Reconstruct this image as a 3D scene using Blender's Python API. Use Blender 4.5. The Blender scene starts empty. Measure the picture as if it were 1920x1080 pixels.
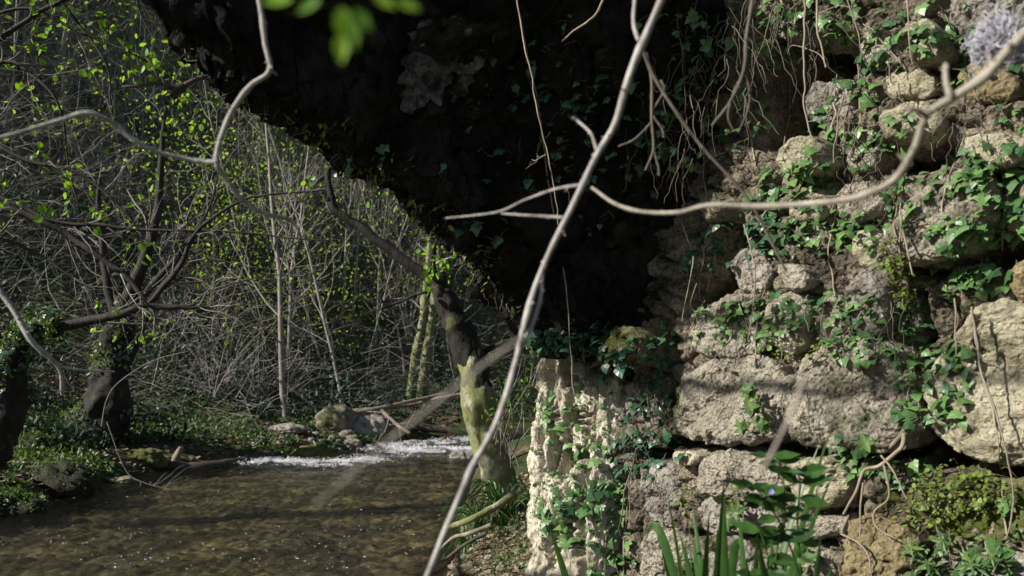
import bpy, math, random
import numpy as np
from mathutils import Vector
from mathutils.bvhtree import BVHTree

# ------------------------------------------------------------------ camera, sky, sun, exposure
F = 1663.0            # focal length in photo pixels (1920 wide)
HOR = 690.0           # horizon row
CZ = 1.6              # eye height above the water
scene = bpy.context.scene
cam_d = bpy.data.cameras.new("camera")
cam_d.sensor_width = 36.0
cam_d.lens = 36.0 * F / 1920.0
cam_d.shift_y = (HOR - 540.0) / 1920.0
cam_d.clip_start = 0.05
cam_d.clip_end = 600.0
cam_d.dof.use_dof = True
cam_d.dof.focus_distance = 5.2
cam_d.dof.aperture_fstop = 4.6
cam = bpy.data.objects.new("camera", cam_d)
cam.location = (0, 0, CZ)
cam.rotation_euler = (math.radians(90), 0, 0)
scene.collection.objects.link(cam)
scene.camera = cam

SUN_EL = 31.0
SUN_H = np.array([-0.941, -0.338])          # towards the sun, on the ground
world = bpy.data.worlds.new("World")
scene.world = world
world.use_nodes = True
wn = world.node_tree
bg = wn.nodes["Background"]
sky = wn.nodes.new("ShaderNodeTexSky")
sky.sky_type = 'NISHITA'
sky.sun_disc = False
sky.sun_elevation = math.radians(SUN_EL)
sky.sun_rotation = math.atan2(SUN_H[0], SUN_H[1])
wn.links.new(sky.outputs[0], bg.inputs[0])
bg.inputs[1].default_value = 0.05
sun_d = bpy.data.lights.new("sun", 'SUN')
sun_d.energy = 5.0
sun_d.angle = math.radians(0.5)
sun_d.color = (1.0, 0.95, 0.86)
sun = bpy.data.objects.new("sun", sun_d)
el = math.radians(SUN_EL)
tosun = Vector((SUN_H[0] * math.cos(el), SUN_H[1] * math.cos(el), math.sin(el)))
sun.rotation_euler = tosun.to_track_quat('Z', 'Y').to_euler()
scene.collection.objects.link(sun)
scene.view_settings.view_transform = 'Standard'
scene.view_settings.look = 'None'
scene.view_settings.exposure = 0.85
scene.view_settings.gamma = 1.0
scene.cycles.max_bounces = 5
scene.cycles.diffuse_bounces = 2
scene.cycles.glossy_bounces = 3
scene.cycles.transparent_max_bounces = 12

rng = np.random.default_rng(7)
random.seed(7)
COL = scene.collection

# ------------------------------------------------------------------ noise
def _hash(ix, iy, iz, seed):
    h = (ix.astype(np.int64) * 374761393 + iy.astype(np.int64) * 668265263 + iz.astype(np.int64) * 2147483647 + seed * 974711) & 0xffffffff
    h = ((h ^ (h >> 13)) * 1274126177) & 0xffffffff
    h = ((h ^ (h >> 16)) * 2246822519) & 0xffffffff
    return ((h ^ (h >> 15)) & 0xffff) / 32767.5 - 1.0

def vnoise(p, seed=0):
    p = np.asarray(p, float)
    i = np.floor(p).astype(np.int64)
    f = p - i
    f = f * f * (3 - 2 * f)
    r = 0
    for dx in (0, 1):
        wx = f[..., 0] if dx else 1 - f[..., 0]
        for dy in (0, 1):
            wy = f[..., 1] if dy else 1 - f[..., 1]
            for dz in (0, 1):
                wz = f[..., 2] if dz else 1 - f[..., 2]
                r = r + wx * wy * wz * _hash(i[..., 0] + dx, i[..., 1] + dy, i[..., 2] + dz, seed)
    return r

ROT = np.array([[.36, .48, -.8], [-.8, .6, 0], [.48, .64, .6]])
def fbm(p, freq=1.0, octv=4, seed=0, gain=0.5, ridged=False):
    p = (np.asarray(p, float) * freq) @ ROT
    a, s = 1.0, 0.0
    for o in range(octv):
        n = vnoise(p + 17.3 * o, seed + o)
        if ridged:
            n = 1 - 2 * np.abs(n)
        s = s + a * n
        a *= gain
        p = (p * 2.03) @ ROT
    return s

def vfbm(p, freq, octv, seed, gain=0.5, ridged=False):
    return np.stack([fbm(p, freq, octv, seed + 31 * k, gain, ridged) for k in range(3)], -1)

# ------------------------------------------------------------------ mesh helpers
class MB:
    """collects verts and faces of one mesh"""
    def __init__(self):
        self.v, self.f, self.n = [], [], 0
    def add(self, verts, faces):
        verts = np.asarray(verts, float).reshape(-1, 3)
        faces = np.asarray(faces, np.int64)
        if len(verts) == 0 or len(faces) == 0:
            return
        self.v.append(verts)
        self.f.append(faces + self.n)
        self.n += len(verts)
    def verts(self):
        return np.concatenate(self.v)

def link_mesh(name, mb, mat, parent=None, smooth=True, loc=None):
    v = mb.verts()
    off = np.array(parent_loc(parent)) if parent is not None else np.array(loc if loc is not None else (0, 0, 0), float)
    me = bpy.data.meshes.new(name)
    me.vertices.add(len(v))
    me.vertices.foreach_set("co", (v - off).astype(np.float32).ravel())
    li = np.concatenate([f.ravel() for f in mb.f]).astype(np.int32)
    tot = np.concatenate([np.full(len(f), f.shape[1]) for f in mb.f]).astype(np.int32)
    st = np.concatenate([[0], np.cumsum(tot)[:-1]]).astype(np.int32)
    me.loops.add(len(li))
    me.loops.foreach_set("vertex_index", li)
    me.polygons.add(len(tot))
    me.polygons.foreach_set("loop_start", st)
    me.polygons.foreach_set("loop_total", tot)
    me.polygons.foreach_set("use_smooth", np.full(len(tot), smooth))
    me.update(calc_edges=True)
    me.validate()
    me.materials.append(mat)
    o = bpy.data.objects.new(name, me)
    COL.objects.link(o)
    if parent is not None:
        o.parent = parent
    else:
        o.location = off
    return o

def parent_loc(p):
    l = Vector((0, 0, 0))
    while p is not None:
        l += p.location
        p = p.parent
    return l

def tag(o, label=None, cat=None, group=None, kind=None):
    if label: o['label'] = label
    if cat: o['category'] = cat
    if group: o['group'] = group
    if kind: o['kind'] = kind
    return o

def thing(name, label, cat, loc, group=None):
    o = bpy.data.objects.new(name, None)
    o.empty_display_size = 0.2
    COL.objects.link(o)
    o.location = [float(c) for c in loc]
    return tag(o, label, cat, group)

def copy_thing(root, loc, rotz, sc, label, group=None):
    r = root.copy(); COL.objects.link(r)
    r.location = loc
    r.rotation_euler = (0, 0, rotz)
    r.scale = (sc, sc, sc)
    r['label'] = label
    if group: r['group'] = group
    for ch in root.children:
        c = ch.copy(); COL.objects.link(c); c.parent = r
        for g in ch.children:
            d = g.copy(); COL.objects.link(d); d.parent = c
    return r

def tubes(P, R, sides=5):
    """P (N,K,3) polylines, R (N,K) radii -> verts, quads"""
    P = np.asarray(P, float); R = np.asarray(R, float)
    if P.ndim == 2:
        P = P[None]; R = R[None]
    N, K, _ = P.shape
    T = np.empty_like(P)
    T[:, 1:-1] = P[:, 2:] - P[:, :-2]
    T[:, 0] = P[:, 1] - P[:, 0]
    T[:, -1] = P[:, -1] - P[:, -2]
    T /= np.linalg.norm(T, axis=-1, keepdims=True) + 1e-9
    m = np.abs((P[:, -1] - P[:, 0]) / (np.linalg.norm(P[:, -1] - P[:, 0], axis=-1, keepdims=True) + 1e-9))
    ref = np.where((m.argmin(-1) == 0)[:, None], np.array([1., 0, 0]), np.where((m.argmin(-1) == 1)[:, None], np.array([0, 1., 0]), np.array([0, 0, 1.])))[:, None, :]
    U = np.cross(T, ref); U /= np.linalg.norm(U, axis=-1, keepdims=True) + 1e-9
    V = np.cross(T, U)
    a = np.arange(sides) * 2 * math.pi / sides
    ring = P[:, :, None, :] + R[:, :, None, None] * (np.cos(a)[:, None] * U[:, :, None, :] + np.sin(a)[:, None] * V[:, :, None, :])
    v = ring.reshape(-1, 3)
    n = np.arange(N)[:, None, None] * K * sides; k = np.arange(K - 1)[None, :, None] * sides; s = np.arange(sides)[None, None, :]
    s2 = (s + 1) % sides
    q = np.stack([n + k + s, n + k + s2, n + k + sides + s2, n + k + sides + s], -1).reshape(-1, 4)
    return v, q

def tube_caps(mb, P, R, sides):
    v, q = tubes(P, R, sides)
    mb.add(v, q)
    K = len(P)
    for k in (0, K - 1):
        ring = v[k * sides:(k + 1) * sides]
        c = ring.mean(0)
        vv = np.vstack([ring, c])
        mb.add(vv, [[i, (i + 1) % sides, sides] for i in range(sides)])

def spline(pts, n):
    """Catmull-Rom through pts (any dims), n samples"""
    p = np.asarray(pts, float)
    if len(p) == 2:
        t = np.linspace(0, 1, n)[:, None]
        return p[0] * (1 - t) + p[1] * t
    e = np.vstack([2 * p[0] - p[1], p, 2 * p[-1] - p[-2]])
    ts = np.linspace(0, len(p) - 1 - 1e-6, n)
    i = ts.astype(int); t = (ts - i)[:, None]
    a, b, c, d = e[i], e[i + 1], e[i + 2], e[i + 3]
    return .5 * ((2 * b) + (c - a) * t + (2 * a - 5 * b + 4 * c - d) * t ** 2 + (3 * b - a - 3 * c + d) * t ** 3)

IVY = (np.array([(0, .32, .05), (0, 0, 0), (.2, -.14, -.02), (.44, -.1, -.06), (.40, .13, 0), (.56, .38, -.07), (.31, .50, .0), (0, 1.0, -.1), (-.31, .50, .0), (-.56, .38, -.07), (-.40, .13, 0), (-.44, -.1, -.06), (-.2, -.14, -.02)]) - [0, .3, 0],
       np.array([(0, i, i + 1 if i < 12 else 1) for i in range(1, 13)]))
IVY2 = (np.array([(0, .3, .06), (0, 0, 0), (.3, -.12, -.03), (.5, .12, -.06), (.36, .34, 0), (.22, .6, .0), (0, .92, -.1), (-.22, .6, .0), (-.36, .34, 0), (-.5, .12, -.06), (-.3, -.12, -.03)]) - [0, .3, 0],
        np.array([(0, i, i + 1 if i < 10 else 1) for i in range(1, 11)]))
OVAL = (np.array([(0, .45, -.06), (0, 0, 0), (.2, .22, .02), (.24, .55, .02), (0, 1, -.05), (-.24, .55, .02), (-.2, .22, .02)]),
        np.array([(0, i, i + 1 if i < 6 else 1) for i in range(1, 7)]))
ROUND = (np.array([(0, .5, -.05), (0, 0, 0), (.34, .15, .02), (.48, .5, .04), (.3, .85, .0), (0, 1.05, -.03), (-.3, .85, .0), (-.48, .5, .04), (-.34, .15, .02)]),
         np.array([(0, i, i + 1 if i < 8 else 1) for i in range(1, 9)]))
LANCE = (np.array([(0, 0, 0), (.11, .3, .03), (0, .35, -.02), (-.11, .3, .03), (.09, .65, .0), (0, .7, -.04), (-.09, .65, .0), (0, 1, -.12)]),
         np.array([(0, 1, 2), (0, 2, 3), (1, 4, 5), (1, 5, 2), (2, 5, 6), (2, 6, 3), (4, 7, 5), (5, 7, 6)]))
FLAKE = (np.array([(-.5, -.3, 0), (.4, -.5, .05), (.55, .2, 0), (.1, .55, .08), (-.5, .35, 0)]), np.array([(0, 1, 2), (0, 2, 3), (0, 3, 4)]))

def norm(a):
    a = np.asarray(a, float)
    return a / (np.linalg.norm(a, axis=-1, keepdims=True) + 1e-9)

def scatter(mb, tpl, pos, tip, nrm, size):
    """copies of a leaf template: local +y along tip, +z along nrm"""
    tv, tf = tpl
    pos = np.asarray(pos, float).reshape(-1, 3)
    if len(pos) == 0: return
    N = len(pos)
    nrm = norm(nrm) * np.ones((N, 1)); tip = norm(tip) * np.ones((N, 1))
    X = norm(np.cross(tip, nrm)); Z = norm(np.cross(X, tip)); Y = tip
    size = np.asarray(size, float) * np.ones(N)
    v = pos[:, None] + size[:, None, None] * (tv[None, :, 0:1] * X[:, None] + tv[None, :, 1:2] * Y[:, None] + tv[None, :, 2:3] * Z[:, None])
    f = (tf[None] + (np.arange(N) * len(tv))[:, None, None]).reshape(-1, tf.shape[1])
    mb.add(v.reshape(-1, 3), f)

def rdir(n):
    return norm(rng.normal(size=(n, 3)))

def P(px, py, Y):
    return np.array([(px - 960) / F * Y, Y, CZ - (py - HOR) / F * Y])

def Pl(pts, n=None):
    """[(px,py,Y)...] -> world polyline"""
    a = np.array([P(*p) for p in pts])
    return spline(a, n) if n else a

# ------------------------------------------------------------------ materials
def mat(name):
    m = bpy.data.materials.new(name); m.use_nodes = True
    nt = m.node_tree
    b = nt.nodes["Principled BSDF"]
    return m, nt, b

def N(nt, typ, **kw):
    n = nt.nodes.new(typ)
    for k, v in kw.items():
        if k.startswith("i_"):
            n.inputs[k[2:].replace("_", " ")].default_value = v
        else:
            setattr(n, k, v)
    return n

def coords(nt, scale=(1, 1, 1)):
    g = N(nt, "ShaderNodeNewGeometry")
    mp = N(nt, "ShaderNodeMapping")
    mp.inputs["Scale"].default_value = scale
    nt.links.new(g.outputs["Position"], mp.inputs["Vector"])
    return mp.outputs[0]

def noise(nt, vec, scale, detail=6, rough=.6, dist=0):
    n = N(nt, "ShaderNodeTexNoise")
    n.inputs["Scale"].default_value = scale; n.inputs["Detail"].default_value = detail
    n.inputs["Roughness"].default_value = rough; n.inputs["Distortion"].default_value = dist
    nt.links.new(vec, n.inputs["Vector"])
    return n.outputs["Fac"]

def ramp(nt, fac, stops, interp='LINEAR'):
    r = N(nt, "ShaderNodeValToRGB")
    r.color_ramp.interpolation = interp
    e = r.color_ramp.elements
    while len(e) > len(stops): e.remove(e[-1])
    while len(e) < len(stops): e.new(0.5)
    for k, (p, c) in enumerate(stops):
        e[k].position = p; e[k].color = (*c, 1) if len(c) == 3 else c
    nt.links.new(fac, r.inputs[0])
    return r.outputs[0]

def mix(nt, fac, a, b):
    m = N(nt, "ShaderNodeMix", data_type='RGBA')
    for s, val in ((m.inputs[0], fac), (m.inputs[6], a), (m.inputs[7], b)):
        if isinstance(val, (float, int)): s.default_value = val
        elif isinstance(val, tuple): s.default_value = (*val, 1)
        else: nt.links.new(val, s)
    return m.outputs[2]

def bump(nt, b, h, strength, dist, prev=None):
    n = N(nt, "ShaderNodeBump")
    n.inputs["Strength"].default_value = strength; n.inputs["Distance"].default_value = dist
    nt.links.new(h, n.inputs["Height"])
    if prev is not None: nt.links.new(prev, n.inputs["Normal"])
    if b is not None: nt.links.new(n.outputs[0], b.inputs["Normal"])
    return n.outputs[0]

def rock_mat(name, pale, mid, dark, moss=(.05, .065, .018), moss_at=.62, pits=.5, vs=(1, 1, 1), scale=1.0, gb=1.0):
    m, nt, b = mat(name)
    v = coords(nt, vs)
    c = ramp(nt, noise(nt, v, 5 * scale, 8, .68), [(.3, dark), (.45, mid), (.6, pale), (.8, tuple(min(1, x * 1.15) for x in pale))])
    f = ramp(nt, noise(nt, v, 34 * scale, 6, .75), [(.28, (.28,) * 3), (.48, (.9,) * 3), (.75, (1.12,) * 3)])
    mm = N(nt, "ShaderNodeMix", data_type='RGBA', blend_type='MULTIPLY'); mm.inputs[0].default_value = .9
    nt.links.new(c, mm.inputs[6]); nt.links.new(f, mm.inputs[7])
    vo = N(nt, "ShaderNodeTexVoronoi"); vo.inputs["Scale"].default_value = 60 * scale; nt.links.new(v, vo.inputs["Vector"])
    pit = ramp(nt, vo.outputs["Distance"], [(.08, (.25,) * 3), (.35, (1,) * 3)])
    m2 = N(nt, "ShaderNodeMix", data_type='RGBA', blend_type='MULTIPLY'); m2.inputs[0].default_value = pits * .6
    nt.links.new(mm.outputs[2], m2.inputs[6]); nt.links.new(pit, m2.inputs[7])
    mf = ramp(nt, noise(nt, v, 3.1 * scale, 7, .7), [(moss_at, (0,) * 3), (moss_at + .1, (1,) * 3)])
    col = mix(nt, mf, m2.outputs[2], moss)
    nt.links.new(col, b.inputs["Base Color"])
    b.inputs["Roughness"].default_value = .9; b.inputs["Specular IOR Level"].default_value = .2
    n1 = bump(nt, None, noise(nt, v, 14 * scale, 10, .72), .9 * gb, .03)
    n2 = bump(nt, None, vo.outputs["Distance"], pits * gb, .012, n1)
    bump(nt, b, noise(nt, v, 90 * scale, 4, .7), .6 * gb, .006, n2)
    return m

def leaf_mat(name, c1, c2, trans=.35, rough=.35, spec=.5):
    m, nt, b = mat(name)
    g = N(nt, "ShaderNodeNewGeometry")
    col = ramp(nt, g.outputs["Random Per Island"], [(0, c1), (.55, tuple((a + q) / 2 for a, q in zip(c1, c2))), (1, c2)])
    v = coords(nt)
    f = ramp(nt, noise(nt, v, 60, 3), [(.3, (.75,) * 3), (.7, (1.15,) * 3)])
    mm = N(nt, "ShaderNodeMix", data_type='RGBA', blend_type='MULTIPLY'); mm.inputs[0].default_value = 1
    nt.links.new(col, mm.inputs[6]); nt.links.new(f, mm.inputs[7])
    nt.links.new(mm.outputs[2], b.inputs["Base Color"])
    b.inputs["Roughness"].default_value = rough
    b.inputs["Specular IOR Level"].default_value = spec
    if trans > 0:
        t = N(nt, "ShaderNodeBsdfTranslucent")
        br = N(nt, "ShaderNodeMix", data_type='RGBA', blend_type='MULTIPLY'); br.inputs[0].default_value = 1
        nt.links.new(mm.outputs[2], br.inputs[6]); br.inputs[7].default_value = (1.9, 1.8, .7, 1)
        nt.links.new(br.outputs[2], t.inputs[0])
        ms = N(nt, "ShaderNodeMixShader"); ms.inputs[0].default_value = trans
        nt.links.new(b.outputs[0], ms.inputs[1]); nt.links.new(t.outputs[0], ms.inputs[2])
        nt.links.new(ms.outputs[0], nt.nodes["Material Output"].inputs[0])
    return m

def bark_mat(name, a, bcol, moss=None, moss_at=.55, scale=1.0, gb=1.0, island=0.0):
    m, nt, b = mat(name)
    v = coords(nt, (1, 1, .35))
    c = ramp(nt, noise(nt, v, 22 * scale, 6, .65), [(.3, a), (.7, bcol)])
    if island:
        g = N(nt, "ShaderNodeNewGeometry")
        r = ramp(nt, g.outputs["Random Per Island"], [(0, (1 - island,) * 3), (1, (1 + island,) * 3)])
        mm = N(nt, "ShaderNodeMix", data_type='RGBA', blend_type='MULTIPLY'); mm.inputs[0].default_value = 1
        nt.links.new(c, mm.inputs[6]); nt.links.new(r, mm.inputs[7]); c = mm.outputs[2]
    if moss:
        mf = ramp(nt, noise(nt, coords(nt), 4.5, 8, .75), [(moss_at, (0,) * 3), (moss_at + .08, (1,) * 3)])
        c = mix(nt, mf, c, moss)
    nt.links.new(c, b.inputs["Base Color"])
    b.inputs["Roughness"].default_value = .8; b.inputs["Specular IOR Level"].default_value = .25
    bump(nt, b, noise(nt, v, 45 * scale, 8, .7), .6 * gb, .01 / scale)
    return m

M = {}
M['block'] = rock_mat("limestone_block", (.50, .455, .365), (.36, .325, .255), (.10, .088, .068), moss_at=.55, pits=.9, gb=1.5)
M['yellow'] = rock_mat("yellow_limestone", (.56, .52, .38), (.43, .39, .27), (.17, .15, .10), moss_at=.62, pits=.6, vs=(1, 1, 1.5), gb=1.5)
M['grey'] = rock_mat("grey_limestone", (.42, .385, .33), (.30, .275, .235), (.11, .1, .085), moss_at=.62, pits=.8, gb=1.5)
M['ochre'] = rock_mat("ochre_limestone", (.36, .29, .16), (.25, .2, .11), (.09, .07, .04), moss_at=.58, pits=.8, gb=1.5)
M['mossrock'] = rock_mat("mossy_rock", (.20, .18, .1), (.12, .12, .05), (.05, .05, .025), moss=(.06, .075, .012), moss_at=.45)
M['core'] = rock_mat("wall_rubble", (.36, .31, .235), (.18, .15, .11), (.035, .03, .023), moss_at=.55, moss=(.04, .055, .018), pits=.9, gb=1.6)
M['stain'] = rock_mat("stained_rock", (.022, .02, .018), (.007, .0065, .006), (.003, .003, .003), moss_at=.66, moss=(.028, .028, .009))  # near-black colour stands in for the overhang's shade; olive patches are moss
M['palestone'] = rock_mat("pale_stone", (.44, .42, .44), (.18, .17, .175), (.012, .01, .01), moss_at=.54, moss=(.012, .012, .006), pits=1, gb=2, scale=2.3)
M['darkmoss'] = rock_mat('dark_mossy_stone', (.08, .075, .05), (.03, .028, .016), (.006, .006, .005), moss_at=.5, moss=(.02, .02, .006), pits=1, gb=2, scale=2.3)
M['tufa'] = rock_mat("tufa", (.70, .66, .54), (.54, .49, .38), (.22, .19, .14), moss=(.20, .23, .08), moss_at=.57, vs=(1.6, 1.6, .4), pits=.2, scale=1.2, gb=1.1)
M['boulder'] = rock_mat("boulder", (.30, .27, .2), (.2, .18, .13), (.08, .07, .05), moss_at=.5)
M['ivy'] = leaf_mat("ivy_leaf", (.03, .085, .03), (.12, .22, .065), .15, .42, .4)
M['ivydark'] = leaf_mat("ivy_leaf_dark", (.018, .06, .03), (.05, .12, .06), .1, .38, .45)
M['fern'] = leaf_mat("fern_leaf", (.06, .10, .015), (.17, .23, .04), .3, .5, .3)
M['spring'] = leaf_mat("spring_leaf", (.09, .22, .018), (.24, .40, .045), .45, .45, .3)
M['springfar'] = leaf_mat("far_spring_leaf", (.12, .24, .025), (.34, .46, .10), .45, .5, .3)
M['blade'] = leaf_mat("blade_leaf", (.02, .055, .012), (.06, .14, .028), .25, .4, .4)
M['herb'] = leaf_mat("herb_leaf", (.03, .07, .02), (.11, .18, .05), .25, .45, .3)
M['under'] = leaf_mat("undergrowth_leaf", (.006, .022, .014), (.04, .075, .032), .15, .5, .3)
M['litter'] = leaf_mat("dead_leaf", (.09, .06, .04), (.34, .27, .2), .1, .7, .15)
M['branch'] = bark_mat("smooth_grey_bark", (.15, .135, .125), (.48, .455, .43), gb=1.2, scale=2.2)
M['branchtan'] = bark_mat("tan_bark", (.16, .14, .11), (.42, .385, .32), gb=1.2, scale=2.2)
M['branchdark'] = bark_mat("dark_bark", (.012, .01, .009), (.04, .034, .028), gb=.8)  # limb bark darkened to imitate the shade on the left bank
M['root'] = bark_mat("root_bark", (.12, .095, .07), (.28, .235, .18), gb=.6, island=.4)
M['sapling'] = bark_mat("sapling_bark", (.10, .09, .075), (.28, .26, .225), moss=(.06, .07, .025), moss_at=.6, gb=.5, island=.3)
M['twig'] = bark_mat("twig_bark", (.10, .09, .08), (.27, .25, .22), gb=.3, island=.6)
M['brush'] = bark_mat("brushwood_bark", (.11, .10, .088), (.36, .335, .30), gb=.3, island=.7)
M['mossy'] = bark_mat("mossy_bark", (.14, .13, .10), (.42, .40, .31), moss=(.15, .165, .06), moss_at=.42, scale=.8, gb=2.4)
M['darkbark'] = bark_mat("wet_dark_bark", (.008, .007, .006), (.028, .024, .019), moss=(.06, .075, .014), moss_at=.57, scale=.8, gb=1.5)  # bark blackened in place of the shade on the trunks; green is moss
M['rootdim'] = bark_mat("old_root_bark", (.045, .04, .032), (.14, .12, .095), gb=.6, island=.5)  # root bark darkened to imitate the dimness at the overhang edge
M['clod'] = bark_mat("wet_earth", (.012, .01, .008), (.035, .028, .02), moss=(.03, .05, .012), moss_at=.55, scale=.8, gb=2)  # near-black earth with mossy patches
M['deadwood'] = bark_mat("dead_wood", (.10, .08, .06), (.26, .22, .17), moss=(.05, .06, .02), moss_at=.6)
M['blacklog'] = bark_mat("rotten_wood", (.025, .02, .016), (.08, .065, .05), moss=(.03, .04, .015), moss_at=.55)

m, nt, b = mat("seed_fluff"); b.inputs["Base Color"].default_value = (.42, .41, .46, 1); b.inputs["Roughness"].default_value = .8; M['fluff'] = m
m, nt, b = mat("violet_petal"); b.inputs["Base Color"].default_value = (.35, .3, .75, 1); M['petal'] = m
m, nt, b = mat("foam")
g = N(nt, "ShaderNodeNewGeometry")
nt.links.new(ramp(nt, g.outputs["Random Per Island"], [(0, (.6, .6, .62)), (1, (.9, .9, .92))]), b.inputs["Base Color"]); b.inputs["Roughness"].default_value = .4; M['foam'] = m

# ground
m, nt, b = mat("woodland_ground"); v = coords(nt)
lit = ramp(nt, noise(nt, v, 9, 10, .75), [(.3, (.03, .022, .015)), (.5, (.10, .075, .05)), (.62, (.2, .16, .11)), (.72, (.33, .28, .21))])
gr = ramp(nt, noise(nt, v, 22, 6, .7), [(.3, (.015, .035, .01)), (.7, (.06, .11, .03))])
col = mix(nt, ramp(nt, noise(nt, v, 1.1, 8, .7), [(.45, (0,) * 3), (.58, (1,) * 3)]), lit, gr)
sx = N(nt, "ShaderNodeSeparateXYZ"); nt.links.new(coords(nt), sx.inputs[0])
mr = N(nt, "ShaderNodeMapRange"); nt.links.new(sx.outputs[2], mr.inputs[0]); mr.inputs[1].default_value = 4; mr.inputs[2].default_value = 11
col = mix(nt, mr.outputs[0], col, ramp(nt, noise(nt, v, 3, 10, .8), [(.35, (.05, .05, .035)), (.55, (.2, .19, .13)), (.7, (.34, .32, .25))]))
nt.links.new(col, b.inputs["Base Color"]); b.inputs["Roughness"].default_value = .95; b.inputs["Specular IOR Level"].default_value = .1
n1 = bump(nt, None, noise(nt, v, 12, 10, .7), 1, .08); bump(nt, b, noise(nt, v, 50, 6, .7), .8, .02, n1)
M['ground'] = m
# river bed: dark and gold patches imitate tree shade and sun, over pebble tones
m, nt, b = mat("river_bed"); v = coords(nt, (1, 1, 1))
vo = N(nt, "ShaderNodeTexVoronoi"); vo.inputs["Scale"].default_value = 6; nt.links.new(v, vo.inputs["Vector"])
c = ramp(nt, noise(nt, coords(nt, (.8, 1.0, 0)), 1.5, 14, .85), [(.38, (.035, .032, .026)), (.5, (.15, .13, .08)), (.60, (.46, .40, .24)), (.76, (.78, .69, .46))])
mm = N(nt, "ShaderNodeMix", data_type='RGBA', blend_type='MULTIPLY'); mm.inputs[0].default_value = .85
nt.links.new(c, mm.inputs[6]); sp = N(nt, "ShaderNodeSeparateColor"); nt.links.new(vo.outputs["Color"], sp.inputs[0])
nt.links.new(ramp(nt, sp.outputs[0], [(0, (.25, .24, .24)), (.6, (.9, .9, .88)), (1, (1.3, 1.25, 1.1))]), mm.inputs[7])
nt.links.new(mm.outputs[2], b.inputs["Base Color"]); b.inputs["Roughness"].default_value = .8
M['bed'] = m
# water surface: clear tinted film with a mirror coat
m, nt, b = mat("river_water"); nt.nodes.remove(b)
v = coords(nt, (.9, 1.5, 1)); v2 = coords(nt, (1.2, 2.0, 1))
w1 = bump(nt, None, noise(nt, v, 3.2, 6, .6, .3), 1, .16)
w2 = bump(nt, None, noise(nt, v2, 13, 5, .65, .2), 1, .06, w1)
w3 = bump(nt, None, noise(nt, v2, 48, 3, .6), 1, .016, w2)
tr = N(nt, "ShaderNodeBsdfTransparent"); tr.inputs[0].default_value = (.94, .91, .80, 1)
gl = N(nt, "ShaderNodeBsdfGlossy"); gl.inputs[0].default_value = (1, 1, 1, 1); gl.inputs["Roughness"].default_value = .07
nt.links.new(w3, gl.inputs["Normal"])
fr = N(nt, "ShaderNodeFresnel"); fr.inputs[0].default_value = 1.33; nt.links.new(w3, fr.inputs["Normal"])
ms = N(nt, "ShaderNodeMixShader"); nt.links.new(fr.outputs[0], ms.inputs[0]); nt.links.new(tr.outputs[0], ms.inputs[1]); nt.links.new(gl.outputs[0], ms.inputs[2])
nt.links.new(ms.outputs[0], nt.nodes["Material Output"].inputs[0])
M['water'] = m

# ------------------------------------------------------------------ terrain
LB = np.array([(-5.0, -30), (-5.3, 0), (-5.5, 9), (-5.6, 12.5), (-5.45, 14), (-4.1, 15.7), (-3.4, 16.9), (-1.2, 20.2), (4, 24.5), (25, 34)])
RB = np.array([(-1.2, -30), (-1.0, 0), (-.72, 4), (-.56, 7), (-.62, 10), (-.65, 14), (0.2, 17), (2.5, 19.5), (8, 22.5), (28, 30)])

def pl_dist(x, y, poly):
    """signed distance to a polyline: positive on its left side"""
    best = np.full(x.shape, 1e9); sg = np.ones(x.shape)
    for (x0, y0), (x1, y1) in zip(poly[:-1], poly[1:]):
        dx, dy = x1 - x0, y1 - y0
        t = np.clip(((x - x0) * dx + (y - y0) * dy) / (dx * dx + dy * dy), 0, 1)
        d = np.hypot(x - x0 - t * dx, y - y0 - t * dy)
        s = np.sign(dx * (y - y0) - dy * (x - x0))
        u = d < best
        best = np.where(u, d, best); sg = np.where(u, s, sg)
    return best * sg

def ground_z(x, y, rough=True):
    x = np.asarray(x, float); y = np.asarray(y, float)
    dl = pl_dist(x, y, LB); dr = -pl_dist(x, y, RB)
    g = np.interp(y, [-30, 5, 9, 13, 17, 22, 30, 45], [.18, .22, .32, .6, .92, 1.08, 1.0, .9])
    zl = np.interp(dl, [0, .25, .8, 2, 4, 7, 12, 20, 35, 60, 120], [-.1, .12, .3, .48, .9, 3.2, 8.2, 17, 34, 60, 100])
    zl = np.where(dl > 3, .7 + (zl - .7) * g, zl)
    zr = np.interp(dr, [0, .15, .4, .8, 1.6, 3, 6, 12, 40], [-.1, .1, .32, .48, .58, .6, 1.0, 4, 14])
    z = np.where(dl > 0, zl, np.where(dr > 0, zr, -.1 - .14 * np.clip(np.minimum(-dl, -dr) / .4, 0, 1)))
    if rough:
        p = np.stack([x, y, np.zeros_like(x)], -1)
        land = np.clip(np.maximum(dl, dr) / .5, 0, 1)
        z = z + land * (fbm(p, .9, 4, 3) * .08 + fbm(p, .22, 3, 5) * .35 * np.clip(np.maximum(dl, dr) / 6, 0, 1)) + fbm(p, 5, 3, 8) * .018 * (.3 + land)
    return z

def G(x, y):
    return float(ground_z(np.array([x]), np.array([y]))[0])

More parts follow.
